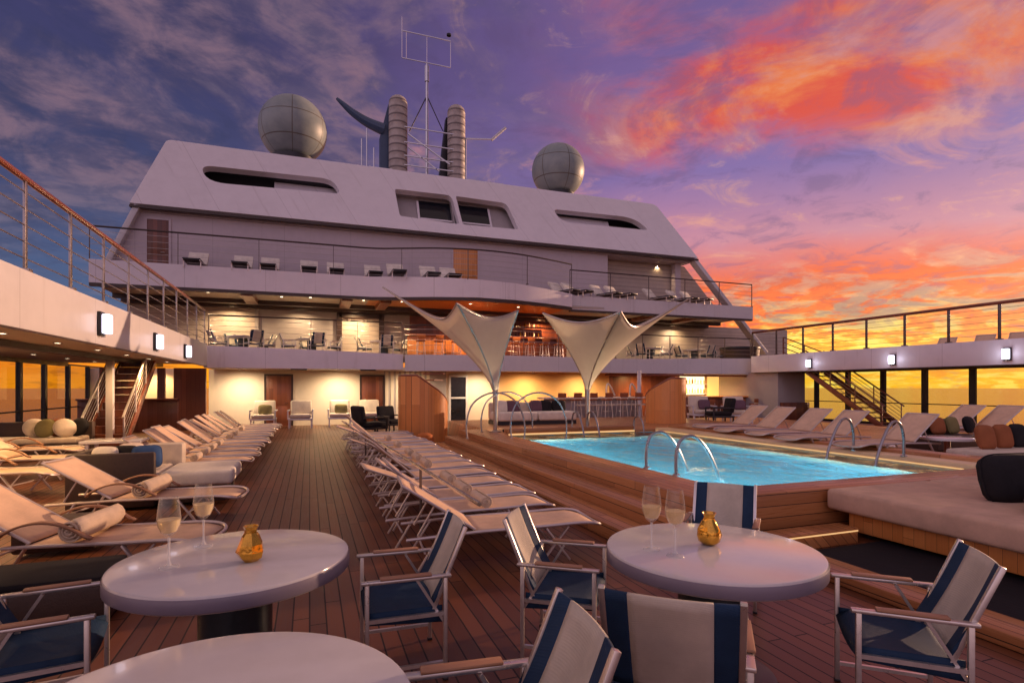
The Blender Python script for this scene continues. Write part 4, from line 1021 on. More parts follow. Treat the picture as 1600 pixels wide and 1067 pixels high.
# ------------------------------------------------------------------ director's chair (faces +x)
def P_(mb, name, m, root):
    o = mb.build(name, m, None); o.parent = root; return o
def make_chair():
    g = thing('director_chair', '', 'chair', group='navy and ecru director chairs on the deck')
    for sx_ in (.235, -.235):
        for sy_ in (.285, -.285):
            mb = MB(); mb.box((sx_, sy_, .325), (.026, .026, .63), bev=.004); o = P_(mb, 'leg', 'chair frame', g)
            mb = MB(); mb.box((sx_, sy_, .008), (.034, .034, .016), bev=.004); f = P_(mb, 'foot_pad', 'dark metal', g); f.parent = o
    for sy_ in (.285, -.285):
        mb = MB(); mb.span((-.27, sy_-.02, .632), (.27, sy_+.02, .652), bev=.005); o = P_(mb, 'armrest', 'chair frame', g)
        mb = MB(); mb.span((-.15, sy_-.026, .653), (.16, sy_+.026, .667), bev=.006); a = P_(mb, 'arm_pad', 'arm wood', g); a.parent = o
        mb = MB(); mb.bar((-.225, sy_*.93, .36), (-.06, sy_*.93, .63), .022, .016); P_(mb, 'brace', 'chair frame', g)
        mb = MB(); mb.span((-.235, sy_-.010, .40), (.235, sy_+.010, .424)); P_(mb, 'side_rail', 'chair frame', g)
        mb = MB(); mb.span((-.235, sy_-.010, .10), (.235, sy_+.010, .12)); P_(mb, 'stretcher', 'chair frame', g)
        mb = MB(); mb.bar((-.16, sy_*.9, .42), (-.37, sy_*.9, .925), .026, .026, bev=.004); P_(mb, 'back_post', 'chair frame', g)
    def bk(y0, y1, th, bow):
        mb = MB()
        def f(a, b):
            y = y0+(y1-y0)*a; s_ = (y/.26); x0 = -.155-.205*b*1.02-.035*math.sin(math.pi*b)*.3-bow*(1-s_*s_)
            return Vector((x0, y, .46+.455*b))
        mb.grid(f, 10, 10); o = mb.build('tmp', 'navy sling', None, sharp=2.)
        return o
    for nm, y0, y1, m in (('back_panel', -.155, .155, 'ecru sling'), ('back_side', .155, .268, 'navy sling'), ('back_side', -.268, -.155, 'navy sling')):
        o = bk(y0, y1, .012, .03); o.name = nm; o.data.name = nm; o.data.materials[0] = MATS[m]; o.parent = g
        s_ = o.modifiers.new('thickness', 'SOLIDIFY'); s_.thickness = .014; s_.offset = 0
    mb = MB()
    def f(a, b):
        x_ = -.22+.46*a; y = -.268+.536*b; sag = .035*(1-(y/.268)**2)
        drop = 0 if a < .88 else (a-.88)/.12*.05
        return Vector((x_, y, .448-sag*.9-drop-.02*(1-a)))
    mb.grid(f, 14, 12); o = P_(mb, 'seat', 'navy sling', g); s_ = o.modifiers.new('thickness', 'SOLIDIFY'); s_.thickness = .018; s_.offset = 0
    for sy_ in (.268, -.268):
        mb = MB(); mb.grid(lambda a, b, sy_=sy_: Vector((-.22+.45*a, sy_*(1.+.03*b), .455-.10*b*(1-.3*a))), 6, 3); o2 = P_(mb, 'seat_flap', 'navy sling', g); o2.modifiers.new('thickness', 'SOLIDIFY').thickness = .01; o2.parent = o
    return g
chair = Proto(make_chair)
def face(a, b): return math.atan2(b[1]-a[1], b[0]-a[0])
T_L, T_R, T_F = (-.39, 3.46), (2.24, 2.68), (-.30, 1.77)
NG = 'navy and ecru director chairs on the deck'
chair('director chair at the frame edge before the dark bench', (-1.25, 3.40, 0), R(8), NG, .94)
chair('director chair pushed up to the right side of the table with the amber vase', (.53, 3.43, 0), R(178), NG, .94)
chair('director chair with pale back between the two laid tables, facing the gold vase', (1.57, 3.27, 0), R(-36), NG, .94)
chair('director chair behind the gold vase with its back to the pool', (3.12, 3.62, 0), face((3.03, 3.42), T_R), NG, .94)
chair('director chair in front of the daybed, its navy seat open towards the round table', (2.86, 2.01, 0), R(139), NG, .95)
chair('director chair seen square from behind, close under the table with the gold vase', (1.50, 2.02, 0), R(50), NG, 1.)
chair('director chair turned to the empty table, its beige back slanting to the viewer', (.51, 1.72, 0), R(174), NG, 1.)

# ------------------------------------------------------------------ round tables
def make_table():
    g = thing('round_table', '', 'table', group='round white pedestal tables')
    mb = MB(); r = .61; mb.lathe([(0, .655), (r-.012, .655), (r, .667), (r, .735), (r-.004, .742), (r-.018, .745), (0, .745)], 72, close=False); o = P_(mb, 'tabletop', 'table white', g)
    mb = MB(); mb.lathe([(r+.002, .664), (r+.004, .667), (r+.004, .728), (r+.002, .731)], 72, close=False); e = P_(mb, 'edge_band', 'table edge', g)
    mb = MB(); mb.lathe([(.19, .0), (.19, .655)], 36); P_(mb, 'column', 'table column', g)
    mb = MB(); mb.lathe([(.36, 0), (.36, .012), (.33, .022), (.20, .026)], 40); P_(mb, 'base', 'table column', g)
    return g
table = Proto(make_table)
TG = 'round white pedestal tables'
table('round white table holding two wine glasses set apart and an amber glass vase', (*T_L, 0), 0, TG)
table('round white table holding two wine glasses side by side and a gold vase', (*T_R, 0), 1., TG)
table('empty round white table cut off by the bottom frame edge', (*T_F, 0), 2., TG)

def make_glass():
    g = thing('wine_glass', '', 'wine glass', group='wine glasses on the round tables')
    out = [(.0, .128), (.012, .132), (.030, .150), (.043, .180), (.046, .205), (.042, .250), (.035, .300)]
    inn = [(.0335, .300), (.0405, .250), (.0445, .205), (.0415, .181), (.029, .152), (.0, .134)]
    mb = MB(); mb.lathe(out+inn, 32, close=False); P_(mb, 'bowl', 'bowl glass', g)
    mb = MB(); mb.lathe([(0, .1275), (.006, .127), (.0042, .09), (.0045, .03), (.010, .008), (.038, .003), (.040, 0), (0, 0)], 28, close=False); P_(mb, 'stem', 'pale stem', g)
    mb = MB(); mb.lathe([(0, .136), (.0285, .153), (.0405, .181), (.0435, .205), (0, .205)], 32, close=False); P_(mb, 'wine', 'wine liquid', g)
    return g
wg = Proto(make_glass)
GG = 'wine glasses on the round tables'
def ontab(u, v): q = atZ(u, v, .746); return (q.x, q.y, .746)
wg('wine glass on the table with the amber vase, nearest the empty table', ontab(264, 886), 0, GG, 1.24)
wg('wine glass on the table with the amber vase, the one nearer the sun loungers', ontab(318, 853), 0, GG, 1.24)
wg('wine glass on the table with the gold vase, the one farther from the vase', ontab(1018, 858), 0, GG, 1.24)
wg('wine glass on the table with the gold vase, standing next to the vase', ontab(1055, 868), 0, GG, 1.24)
def vase(label, loc, s, facets, rz):
    mb = MB(); prof = [(0, 0), (.030, .001), (.052, .018), (.060, .045), (.054, .078), (.036, .112), (.027, .128), (.026, .142), (.036, .158), (.030, .158), (.021, .142), (.021, .13), (.0, .10)]
    mb.lathe([(r*s, z*s) for r, z in prof], facets, close=False)
    rnd = random.Random(facets)
    for v in mb.bm.verts:
        if .01 < v.co.z < .12*s: v.co.x *= 1+rnd.uniform(-.10, .10); v.co.y *= 1+rnd.uniform(-.10, .10)
    o = mb.build('vase', 'gold glass', None, sharp=.15 if facets < 9 else .9); o.location = loc; o.rotation_euler.z = rz
    return tag(o, label, 'vase', 'gold vases on the round tables')
vase('faceted amber gold vase on the table beside the sun loungers', ontab(392, 876), 1.22, 7, .4)
vase('rounded gold vase with pinched neck on the table near the pool', ontab(1108, 850), 1.22, 12, .1)

# ------------------------------------------------------------------ sun loungers (head at -x, foot at +x)
def make_lounger(deg, arms=True):
    def mk():
        g = thing('sun_lounger', '', 'sun lounger')
        zs, hx, L_, hw = .34, -.28, .80, .315
        A = R(deg); ux, uz = -math.cos(A), math.sin(A)
        fr = []
        for s_ in (1, -1):
            mb = MB(); mb.tube(smooth_path([(-.92, s_*hw, zs-.03), (hx, s_*hw, zs), (.4, s_*hw, zs+.01), (.78, s_*hw, zs+.02), (.96, s_*hw*.96, zs+.0), (1.02, s_*hw*.7, zs-.03), (1.03, 0, zs-.04)], 5), .016, 8); P_(mb, 'side_rail', 'lounger frame', g)
            mb = MB(); mb.tube([(hx, s_*(hw-.03), zs+.02), (hx+ux*L_, s_*(hw-.03), zs+.02+uz*L_)], .014, 8); P_(mb, 'back_rail', 'lounger frame', g)
            for xa, xb in ((-.62, -.82), (.42, .66)):
                mb = MB(); mb.bar((xa, s_*hw, zs-.01), (xb, s_*(hw+.01), .012), .035, .018, bev=.003); P_(mb, 'leg', 'lounger frame', g)
            mb = MB(); mb.bar((.66, s_*(hw-.02), zs-.01), (.40, s_*(hw-.02), .02), .028, .016); P_(mb, 'cross_leg', 'lounger frame', g)
            if deg > 15:
                mb = MB(); mb.tube([(hx+ux*L_*.55, s_*.2, zs+uz*L_*.55), (hx-.52, s_*.2, zs-.02)], .010, 6); P_(mb, 'prop', 'lounger frame', g)
            if arms:
                mb = MB(); mb.grid(lambda a, b, s_=s_: Vector((-.52+.72*a, s_*(hw+.005+.045*(b-.5)), zs+.06+.14*math.sin(math.pi*min(1, a*1.05))**.7)), 14, 2)
                o = P_(mb, 'armrest', 'arm wood', g); o.modifiers.new('thickness', 'SOLIDIFY').thickness = .018
        mb = MB(); mb.tube([(hx+ux*L_, -(hw-.03), zs+.02+uz*L_), (hx+ux*L_, hw-.03, zs+.02+uz*L_)], .015, 8); P_(mb, 'head_bar', 'lounger frame', g)
        for xx_ in (-.75, .52):
            mb = MB(); mb.tube([(xx_, -hw, zs-.16), (xx_, hw, zs-.16)], .011, 6); P_(mb, 'cross_bar', 'lounger frame', g)
        mb = MB(); mb.grid(lambda a, b: Vector((hx+(.99-hx)*a, (hw-.02)*(2*b-1)*(1 if a < .93 else .93), zs+.012-.028*math.sin(math.pi*a)*(1-(2*b-1)**2)-(0 if a < .9 else (a-.9)*.35))), 16, 6)
        o = P_(mb, 'seat', 'lounger sling', g); o.modifiers.new('thickness', 'SOLIDIFY').thickness = .012
        mb = MB(); mb.grid(lambda a, b: Vector((hx+ux*L_*a, (hw-.035)*(2*b-1), zs+.03+uz*L_*a))+Vector((uz, 0, -ux))*(-.02*math.sin(math.pi*a)*(1-(2*b-1)**2)), 12, 6)
        o = P_(mb, 'backrest', 'lounger sling', g); o.modifiers.new('thickness', 'SOLIDIFY').thickness = .012
        return g
    return mk
def roll(label, loc, rz, L_=.56, r=.085, group=None, m='towel'):
    """rolled towel lying across a lounger: a spiral, swept"""
    mb = MB(); n = 46; th = .016
    sp = []
    for k in range(n+1):
        a_ = 2*math.pi*3.2*k/n; rr = .012+(r-.012)*k/n; sp.append((rr*math.cos(a_), r+rr*math.sin(a_)))
    mb.grid(lambda a, b: Vector((sp[round(a*n)][0], L_*(b-.5)*(1+.03*math.sin(6*a)), sp[round(a*n)][1])), n, 5)
    o = mb.build('rolled_towel', m, None, sharp=2.); md = o.modifiers.new('thickness', 'SOLIDIFY'); md.thickness = th
    o.location = loc; o.rotation_euler.z = rz
    return tag(o, label, 'towel', group)
LFLAT = Proto(make_lounger(33, False)); LMID = Proto(make_lounger(34)); LBIG = Proto(make_lounger(31)); LLOW = Proto(make_lounger(20, False)); LROW = Proto(make_lounger(38, False)); LROW2 = Proto(make_lounger(33, False)); LMED = Proto(make_lounger(41, False))
def rolled(label, base, rz, dx, dy=0, group='rolled towels on the sun loungers', L_=.5, r=.075):
    c, s_ = math.cos(rz), math.sin(rz)
    roll(label, (base[0]+c*dx-s_*dy, base[1]+s_*dx+c*dy, base[2]+.345), rz, L_, r, group)
# two big ones at the near left
G1 = 'sun loungers beside the small round tables'
spots = [((-1.86, 6.0, 0), R(-13), 'beige sun lounger just behind the wine glasses, nearest the round tables'), ((-1.86, 8.0, 0), R(-10), 'beige sun lounger between the wicker sofa and the nearest lounger')]
for p, a, lab in spots: LBIG(lab, p, a, G1, 1.05)
for (p, a, lab), nm in zip(spots, ('nearest the wine glasses', 'in front of the wicker sofa')):
    c, s_ = math.cos(a), math.sin(a); dx = .02
    roll('thick rolled towel across the seat of the lounger '+nm, (p[0]+c*dx, p[1]+s_*dx, .365), a, .66, .11, 'rolled towels on the sun loungers')
# loungers farther left under the gallery
G2 = 'sun loungers under the side gallery'
for (x_, y_, a, lab) in ((-5.75, 14.6, -10, 'sun lounger under the gallery closest to the tall windows, just before the round cushions'), (-4.85, 12.7, -12, 'sun lounger under the gallery, second from the round cushions'), (-4.75, 10.9, -12, 'sun lounger under the gallery, third from the round cushions')):
    LMID(lab, (x_, y_, 0), R(a), G2, 1.1)
# row along the aisle
G3 = 'sun loungers in the row before the red wooden counter'
jit = random.Random(3)
for i in range(12):
    yy = 11.5+.90*i
    (LROW if i % 3 else LROW2)(ORD[i]+' sun lounger from the wicker sofa in the row by the red wooden counter', (-2.02+jit.uniform(-.07, .07), yy+jit.uniform(-.05, .05), 0), R(jit.uniform(-5, 4)), G3, 1.02)
    if i in (0, 1, 2, 3, 5, 6, 8): rolled('rolled towel on the '+ORD[i]+' lounger of the row by the red counter', (-2.0, yy, 0), 0, .05)
# row along the pool steps
G4 = 'sun loungers in the row along the pool steps'
PRY = [5.3+.80*i for i in range(15)]; ORD.append('fifteenth')
for i, yy in enumerate(PRY):
    (LFLAT, LMED, LFLAT, LLOW, LMED)[i % 5](ORD[i]+' sun lounger from the round tables in the row along the pool steps', (1.70+.008*i+jit.uniform(-.08, .08), yy+jit.uniform(-.04, .04), 0), R(jit.uniform(-6, 6)), G4, 1.0)
    if i in (1, 2, 3, 5, 6, 7, 9, 11): rolled('rolled towel on the '+ORD[i]+' lounger of the row along the pool steps', (1.72, yy, 0), 0, .12)
# long slim rail above that row
g = thing('low_rail', 'long thin metal rail running over the heads of the loungers by the pool steps', 'rail', (1.25, 4.2, 0), world=True)
mb = MB(); mb.tube([(1.28, 4.25, .76), (1.05, 11.4, .76)], .020, 8); part(mb, 'rail_tube', 'steel', g)
for f in (.3, .65, 1): q = Vector((1.28, 4.25, 0)).lerp(Vector((1.05, 11.4, 0)), f); mb = MB(); mb.tube([q, q+Vector((0, 0, .75))], .016, 8); part(mb, 'post', 'post metal', g)
# sun beds on the raised platform, heads away from the pool
G5 = 'sun loungers on the platform across the pool'
PLAT = Proto(make_lounger(36, False))
for i, (u, Y) in enumerate(((1418, 7.35), (1316, 8.75), (1262, 9.85), (1208, 10.9), (1168, 12.1))):
    q = atY(u, 690, Y); PLAT(('sun lounger across the pool beside the small white table', 'sun lounger across the pool, second from the small white table', 'sun lounger across the pool, third from the small white table', 'sun lounger across the pool, fourth from the small white table', 'sun lounger across the pool, nearest the white armchairs')[i], (q.x-.55, Y, .3), R(180), G5, 1.05)
for i, (u, Y) in enumerate(((1490, 9.6), (1548, 9.0))):
    q = atY(u, 660, Y); PLAT(('pale sun lounger under the staircase foot before the sunset windows', 'bright sun lounger behind the rust cushions before the sunset windows')[i], (q.x-.5, Y, .3), R(170), G5, 1.1)
# silhouettes on the sunset side gallery
for i, u in enumerate((1470, 1530, 1585)):
    q = atX(u, 530, 23.2); PLAT(('first','second','third','fourth')[i]+' dark lounger outlined against the sunset on the gallery, counted from the stair head', (23.3, q.y, 2.84), R(200), 'loungers on the sunset side gallery', 1.0)

# ------------------------------------------------------------------ upper deck sun beds
def make_bed():
    g = thing('sun_bed', '', 'sun bed')
    for s_ in (1, -1):
        mb = MB(); mb.tube([(-.9, s_*.3, .28), (.95, s_*.3, .28)], .02, 6); P_(mb, 'side_rail', 'lounger frame', g)
        for xx_ in (-.75, .75):
            mb = MB(); mb.box((xx_, s_*.3, .14), (.04, .04, .28)); P_(mb, 'leg', 'lounger frame', g)
    mb = MB(); mb.span((-.3, -.31, .29), (.95, .31, .36), bev=.02); P_(mb, 'seat', 'dark metal', g)
    A = R(50); mb = MB(); mb.box(None, (.75, .74, .12), mx=Matrix.Translation((-.3-.37*math.cos(A), 0, .33+.37*math.sin(A))) @ Matrix.Rotation(A, 4, 'Y'), bev=.02); P_(mb, 'backrest', 'cushion white', g)
    return g
bed = Proto(make_bed)
UB = [(306, 413), (378, 417), (421, 421), (483, 425), (525, 427), (584, 431), (620, 433), (672, 435), (704, 436)]
for i, (u, v) in enumerate(UB):
    q = atY(u, v, FY+.75 if i < 6 else FY+.1); bed(ORD[i]+' white sun bed from the left end of the upper balcony', (q.x, q.y, 6.16), R(-90), 'white sun beds on the upper balcony', .95)
UR = [(880, 447), (900, 450), (945, 454), (968, 455), (1028, 461), (1064, 463), (1086, 463)]
for i, (u, v) in enumerate(UR):
    q = atY(u, v, FY+.7); bed(ORD[i]+' white sun bed on the upper balcony counted from the central bulge towards the sunset', (q.x, q.y, 5.96), R(-70), 'white sun beds on the upper balcony', .95)

# ------------------------------------------------------------------ dining balcony furniture
FZ = 3.0
def cluster(k, u, Y, lab, n, rot, u2=None):
    q = atY(u, 545, Y)
    o = table('round table on the lower balcony '+lab, (q.x, q.y, FZ), .3, 'round tables on the lower balcony', 1.0)
    for j in range(n):
        a = rot+2*math.pi*j/n; p = (q.x+.95*math.cos(a), q.y+.95*math.sin(a), FZ)
        ca, sa_ = math.cos(a), math.sin(a); side = ('on the sunset side' if ca > 0 else 'on the stair side') if abs(ca) >= abs(sa_) else ('on the wall side' if sa_ > 0 else 'on the railing side')
        chair('chair '+side+' of the table '+lab, p, a+math.pi, 'director chairs round the balcony tables', 1.0)
cluster(0, 380, 24.9, 'before the first lit cream wall', 4, .5)
cluster(1, 487, 25.2, 'before the grey wall panel', 4, .2)
cluster(2, 600, 25.4, 'beside the lit doorway', 3, 2.6)
cluster(3, 1015, 25.2, 'just right of the grey sail canopy', 4, .6)
cluster(4, 1085, 25.4, 'before the cream cladding near the sunset', 4, .1)
cluster(5, 1145, 25.2, 'next to the dark tub', 3, .9)
q = atY(1170, 548, 24.2); g = thing('covered_tub', 'low dark covered tub on the lower balcony where the raked strut lands', 'tub', (q.x, 24.4, FZ), world=True)
mb = MB(); mb.lathe([(1.0, FZ), (1.05, FZ+.75), (1.0, FZ+.8)], 28, (q.x, 24.9, 0)); part(mb, 'shell', 'wicker', g)
mb = MB(); mb.lathe([(1.08, FZ+.8), (1.08, FZ+.9), (0, FZ+.98)], 28, (q.x, 24.9, 0), close=False); part(mb, 'lid', 'dark metal', g)
# balcony bar
xa, xb = uX(636, 25.6), uX(735, 25.6)
g = thing('bar_counter', 'glowing orange wooden bar counter on the lower balcony behind the left sail', 'bar counter', (xa, 25.6, FZ), world=True)
mb = MB(); mb.span((xa, 25.4, FZ), (xb, 25.6, FZ+1.05), bev=.02); part(mb, 'front', 'orange wood', g)
mb = MB(); mb.span((xa-.1, 25.25, FZ+1.05), (xb+.1, 26.0, FZ+1.12), bev=.02); part(mb, 'counter_top', 'rail wood', g)
xc, xd = uX(762, 25.6), uX(872, 25.6)
g = thing('bar_counter', 'dark red wooden bar counter on the lower balcony between the two sails', 'bar counter', (xc, 25.6, FZ), world=True)
mb = MB(); mb.span((xc, 25.4, FZ), (xd, 25.6, FZ+1.05), bev=.02); part(mb, 'front', 'red wood', g)
mb = MB(); mb.span((xc-.1, 25.25, FZ+1.05), (xd+.1, 26.0, FZ+1.12), bev=.02); part(mb, 'counter_top', 'rail wood', g)
def make_stool():
    g = thing('bar_stool', '', 'bar stool')
    for sx_ in (.15, -.15):
        for sy_ in (.15, -.15):
            mb = MB(); mb.tube([(sx_*.9, sy_*.9, .74), (sx_*1.25, sy_*1.25, 0)], .014, 6); P_(mb, 'leg', 'chair frame', g)
    mb = MB(); mb.span((-.19, -.19, .73), (.19, .19, .80), bev=.025); P_(mb, 'seat', 'cushion rust', g)
    mb = MB(); mb.span((-.22, -.19, .86), (-.185, .19, 1.06), bev=.012); P_(mb, 'backrest', 'cushion rust', g)
    mb = MB(); mb.tube([(-.2, -.16, .78), (-.2, -.16, .9)], .012, 6); mb.tube([(-.2, .16, .78), (-.2, .16, .9)], .012, 6); P_(mb, 'back_post', 'chair frame', g)
    ring = [(.17*math.cos(R(30*k))*1.1, .17*math.sin(R(30*k))*1.1, .26) for k in range(12)]
    mb = MB(); mb.tube(ring, .010, 6, closed=True); P_(mb, 'foot_ring', 'chair frame', g)
    return g
stool = Proto(make_stool)
for i in range(4): stool(ORD[i]+' rust bar stool from the glowing orange end of the balcony bar', (xa+.5+1.15*i*(xb-xa)/4.2, 24.9, FZ), R(90), 'bar stools on the lower balcony')
for i in range(5): stool(ORD[i]+' rust bar stool along the dark red balcony bar, counted from the left sail', (xc+.4+(xd-xc-.7)*i/4, 24.9, FZ), R(90), 'bar stools on the lower balcony')
def bottles(n, x0, x1, y, z, lab, grp, seed):
    rnd = random.Random(seed)
    for i in range(n):
        s_ = rnd.uniform(.85, 1.15); mb = MB(); mb.lathe([(r*s_, h*s_) for r, h in ((0, 0), (.04, 0), (.04, .17), (.034, .2), (.014, .235), (.014, .3), (0, .3))], 10, close=False)
        o = mb.build('bottle', ('bottle glass', 'gold glass', 'cushion white')[rnd.randrange(3)], None); o.location = (x0+(x1-x0)*(i+.5)/n, y, z); tag(o, lab, 'bottle', grp)
# shelves on the balcony bar wall
for k in range(2):
    g = thing('bar_shelf', ('upper', 'lower')[k]+' lit bottle shelf on the red wood wall of the balcony bar', 'shelf', (uX(755, MWY), MWY-.3, FZ+1.3+.45*(1-k)), world=True)
    z_ = g.location.z; mb = MB(); mb.span((uX(755, MWY), MWY-.3, z_), (uX(845, MWY), MWY-.005, z_+.04)); part(mb, 'board', 'rail wood', g)
    bottles(12, uX(757, MWY), uX(843, MWY), MWY-.15, z_+.04, 'small bottle on the '+('upper', 'lower')[k]+' shelf of the balcony bar', 'bottles on the '+('upper', 'lower')[k]+' balcony bar shelf', 5+k)

# ------------------------------------------------------------------ pool bar under the balcony
g = thing('bar_counter', 'long pale topped bar counter behind the far end of the pool', 'bar counter', (9.0, 20.3, 0), world=True)
bx0, bx1 = uX(852, 20.3), uX(1004, 20.3)
mb = MB(); mb.span((bx0, 20.3, 0), (bx1, 20.5, 1.2), bev=.02); part(mb, 'front', 'grey wall', g)
mb = MB(); mb.span((bx0-.1, 20.1, 1.2), (bx1+.1, 20.9, 1.27), bev=.02); part(mb, 'counter_top', 'cream wall', g)
mb = MB(); mb.span((bx0+1.2, 19.75, .92), (bx1+.6, 20.05, .98), bev=.02); part(mb, 'lower_ledge', 'cream wall', g)
for f in (.25, .55, .9):
    xx_ = bx0+1.2+(bx1-bx0-.8)*f; mb = MB(); mb.span((xx_-.04, 19.8, .5), (xx_+.04, 19.88, .92)); part(mb, 'ledge_leg', 'chair frame', g)
for i in range(7): stool(ORD[i]+' rust bar stool from the left end of the pale bar counter', (bx0+.3+(bx1-bx0-.4)*i/6, 19.55, .48), R(90), 'bar stools at the pool bar', .92)
for i, u in enumerate((948, 985)):
    q = atY(u, 622, 20.45); mb = MB(); mb.tube(smooth_path([(0, 0, 0), (.02, 0, .42), (.1, 0, .55), (.25, 0, .38), (.42, 0, .05)], 5), .035, 8); mb.lathe([(.07, 0), (.07, .02), (.03, .03)], 10)
    o = mb.build('bar_tap', 'chair frame', None); o.location = (q.x, 20.5, 1.27); tag(o, ('left', 'right')[i]+' tall bent pale tap standing on the pale bar counter', 'bar tap', 'taps on the pool bar')
mb = MB(); q = atY(1005, 620, 19.6); mb.lathe([(.085, 0), (.085, 2.38)], 16, (q.x, 19.9, .0)); tag(mb.build('column', 'white paint'), 'slim round white column at the end of the pale bar counter', 'column')
g = thing('bar_counter', 'orange topped wooden bar counter below the bottle shelves', 'bar counter', (19, 23.6, 0), world=True)
cx0, cx1 = uX(1058, 23.8), uX(1192, 23.8)
mb = MB(); mb.span((cx0, 23.8, 0), (cx1, 24.0, 1.12), bev=.02); part(mb, 'front', 'red wood', g)
mb = MB(); mb.span((cx0-.1, 23.6, 1.12), (cx1+.1, 24.3, 1.2), bev=.02); part(mb, 'counter_top', 'orange wood', g)
for i in range(6): stool(ORD[i]+' rust bar stool from the wooden screen along the orange bar counter', (cx0+.5+(cx1-cx0-.8)*i/5, 23.1, 0), R(90), 'bar stools at the orange bar')
g = thing('bottle_shelf', 'lit double shelf of bottles on the golden wall above the orange bar counter', 'shelf', (uX(1060, BW), BW-.3, 1.3), world=True)
sx0, sx1 = uX(1062, BW), uX(1100, BW)
mb = MB(); mb.span((sx0, BW-.03, 1.25), (sx1, BW-.004, 2.35)); part(mb, 'back_panel', 'bottle shelf glow', g)
for k, z_ in enumerate((1.3, 1.82)):
    mb = MB(); mb.span((sx0, BW-.3, z_), (sx1, BW-.032, z_+.04)); part(mb, 'board', 'white paint', g)
    bottles(8, sx0+.05, sx1-.05, BW-.16, z_+.04, 'bottle on the '+('lower', 'upper')[k]+' lit shelf above the orange bar counter', 'bottles on the '+('lower', 'upper')[k]+' lit shelf', 20+k)

# ------------------------------------------------------------------ armchairs, sofas, cushions
def make_arm(mc, mf):
    def mk():
        g = thing('armchair', '', 'armchair')
        for sx_ in (.32, -.32):
            for sy_ in (.34, -.34):
                mb = MB(); mb.box((sx_, sy_, .16), (.04, .04, .32)); P_(mb, 'leg', mf, g)
        mb = MB(); mb.span((-.36, -.37, .27), (.36, .37, .33), bev=.01); P_(mb, 'seat_frame', mf, g)
        mb = MB(); mb.span((-.30, -.33, .335), (.37, .33, .46), bev=.045, seg=3); P_(mb, 'seat_cushion', mc, g)
        mb = MB(); mb.box(None, (.14, .66, .48), mx=Matrix.Translation((-.33, 0, .66)) @ Matrix.Rotation(R(-10), 4, 'Y'), bev=.05, seg=3); P_(mb, 'back_cushion', mc, g)
        for sy_ in (.375, -.375):
            mb = MB(); mb.span((-.36, sy_-.025, .56), (.34, sy_+.025, .60), bev=.01); mb.span((.30, sy_-.02, .3), (.34, sy_+.02, .56)); P_(mb, 'armrest', mf, g)
        return g
    return mk
AW = Proto(make_arm('cushion white', 'white paint')); AD = Proto(make_arm('cushion dark', 'dark metal')); AP = Proto(make_arm('cushion cream', 'white paint'))
def cushion(label, c, d, m, rz=0, tilt=0, grp=None, lean=-14, e=.45):
    """a stuffed pillow standing on its edge, seam piped round the rim"""
    q = Matrix.Rotation(R(90+lean), 4, 'X'); mb = MB(); mb.soft(None, (d[0], d[2], d[1]), mx=q, e=e)
    rnd = random.Random(label)
    for v in mb.bm.verts:
        v.co += v.normal*0; k_ = 1+.035*math.sin(9*v.co.x/d[0]+rnd.random()*.2)+.03*math.sin(11*v.co.z/d[2]+1.3); v.co.y *= k_
    o = mb.build('cushion', m, None, sharp=2.); o.location = c; o.rotation_euler.z = rz
    pts = []
    for i_ in range(40):
        th = 2*math.pi*i_/40
        pts.append(q @ Vector((math.copysign(abs(math.cos(th))**e, math.cos(th))*d[0]/2*1.005, math.copysign(abs(math.sin(th))**e, math.sin(th))*d[2]/2*1.005, 0)))
    mb = MB(); mb.tube(pts, .008, 6, closed=True); p_ = mb.build('piping', m, None); p_.parent = o
    return tag(o, label, 'cushion', grp)
def spotY(u, Y): return uX(u, Y)
AG = 'armchairs along the cream wall'
for u, Y, lab in ((412, 24.7, 'cream armchair with an olive cushion left of the first wooden door'), (470, 24.4, 'white armchair on its own between the two wooden doors'), (531, 24.7, 'white armchair with an olive cushion before the bright wall scallop'), (578, 24.9, 'cream armchair before the second wooden door')):
    AP(lab, (uX(u, Y), Y, 0), R(-92), AG, 1.25)
for u, Y, lab in ((412, 24.55, 'left of the first wooden door'), (531, 24.5, 'before the bright wall scallop')):
    cushion('olive cushion on the armchair '+lab, (uX(u, Y)+.05, Y+.05, .76), (.5, .16, .40), 'cushion olive', 0, 0, 'olive cushions on the armchairs')
AD('black armchair turned to the pool behind the last lounger of the pool row', (uX(578, 18.6), 18.6, 0), R(20), None, 1.2)
AD('small black armchair left of the tall wooden screen', (uX(612, 20.5), 20.5, 0), R(-60), None, 1.1)
for u, Y, lab in ((1096, 17.2, 'pale armchair with plum cushion nearest the wooden screen with swooping rim'), (1152, 16.4, 'pale armchair with plum cushion nearer the loungers across the pool')):
    AP(lab, (uX(u, Y), Y, .3), R(-110), 'pale armchairs at the bar end of the platform', 1.15); cushion('plum cushion on the armchair '+('nearest the swooping screen' if u < 1100 else 'nearer the loungers across the pool'), (uX(u, Y)+.25, Y+.15, 1.02), (.45, .16, .36), 'cushion plum', R(-20), 0, 'plum cushions')
AD('black armchair between the two pale armchairs at the bar end', (uX(1124, 16.2), 16.2, .3), R(160), None, 1.1)
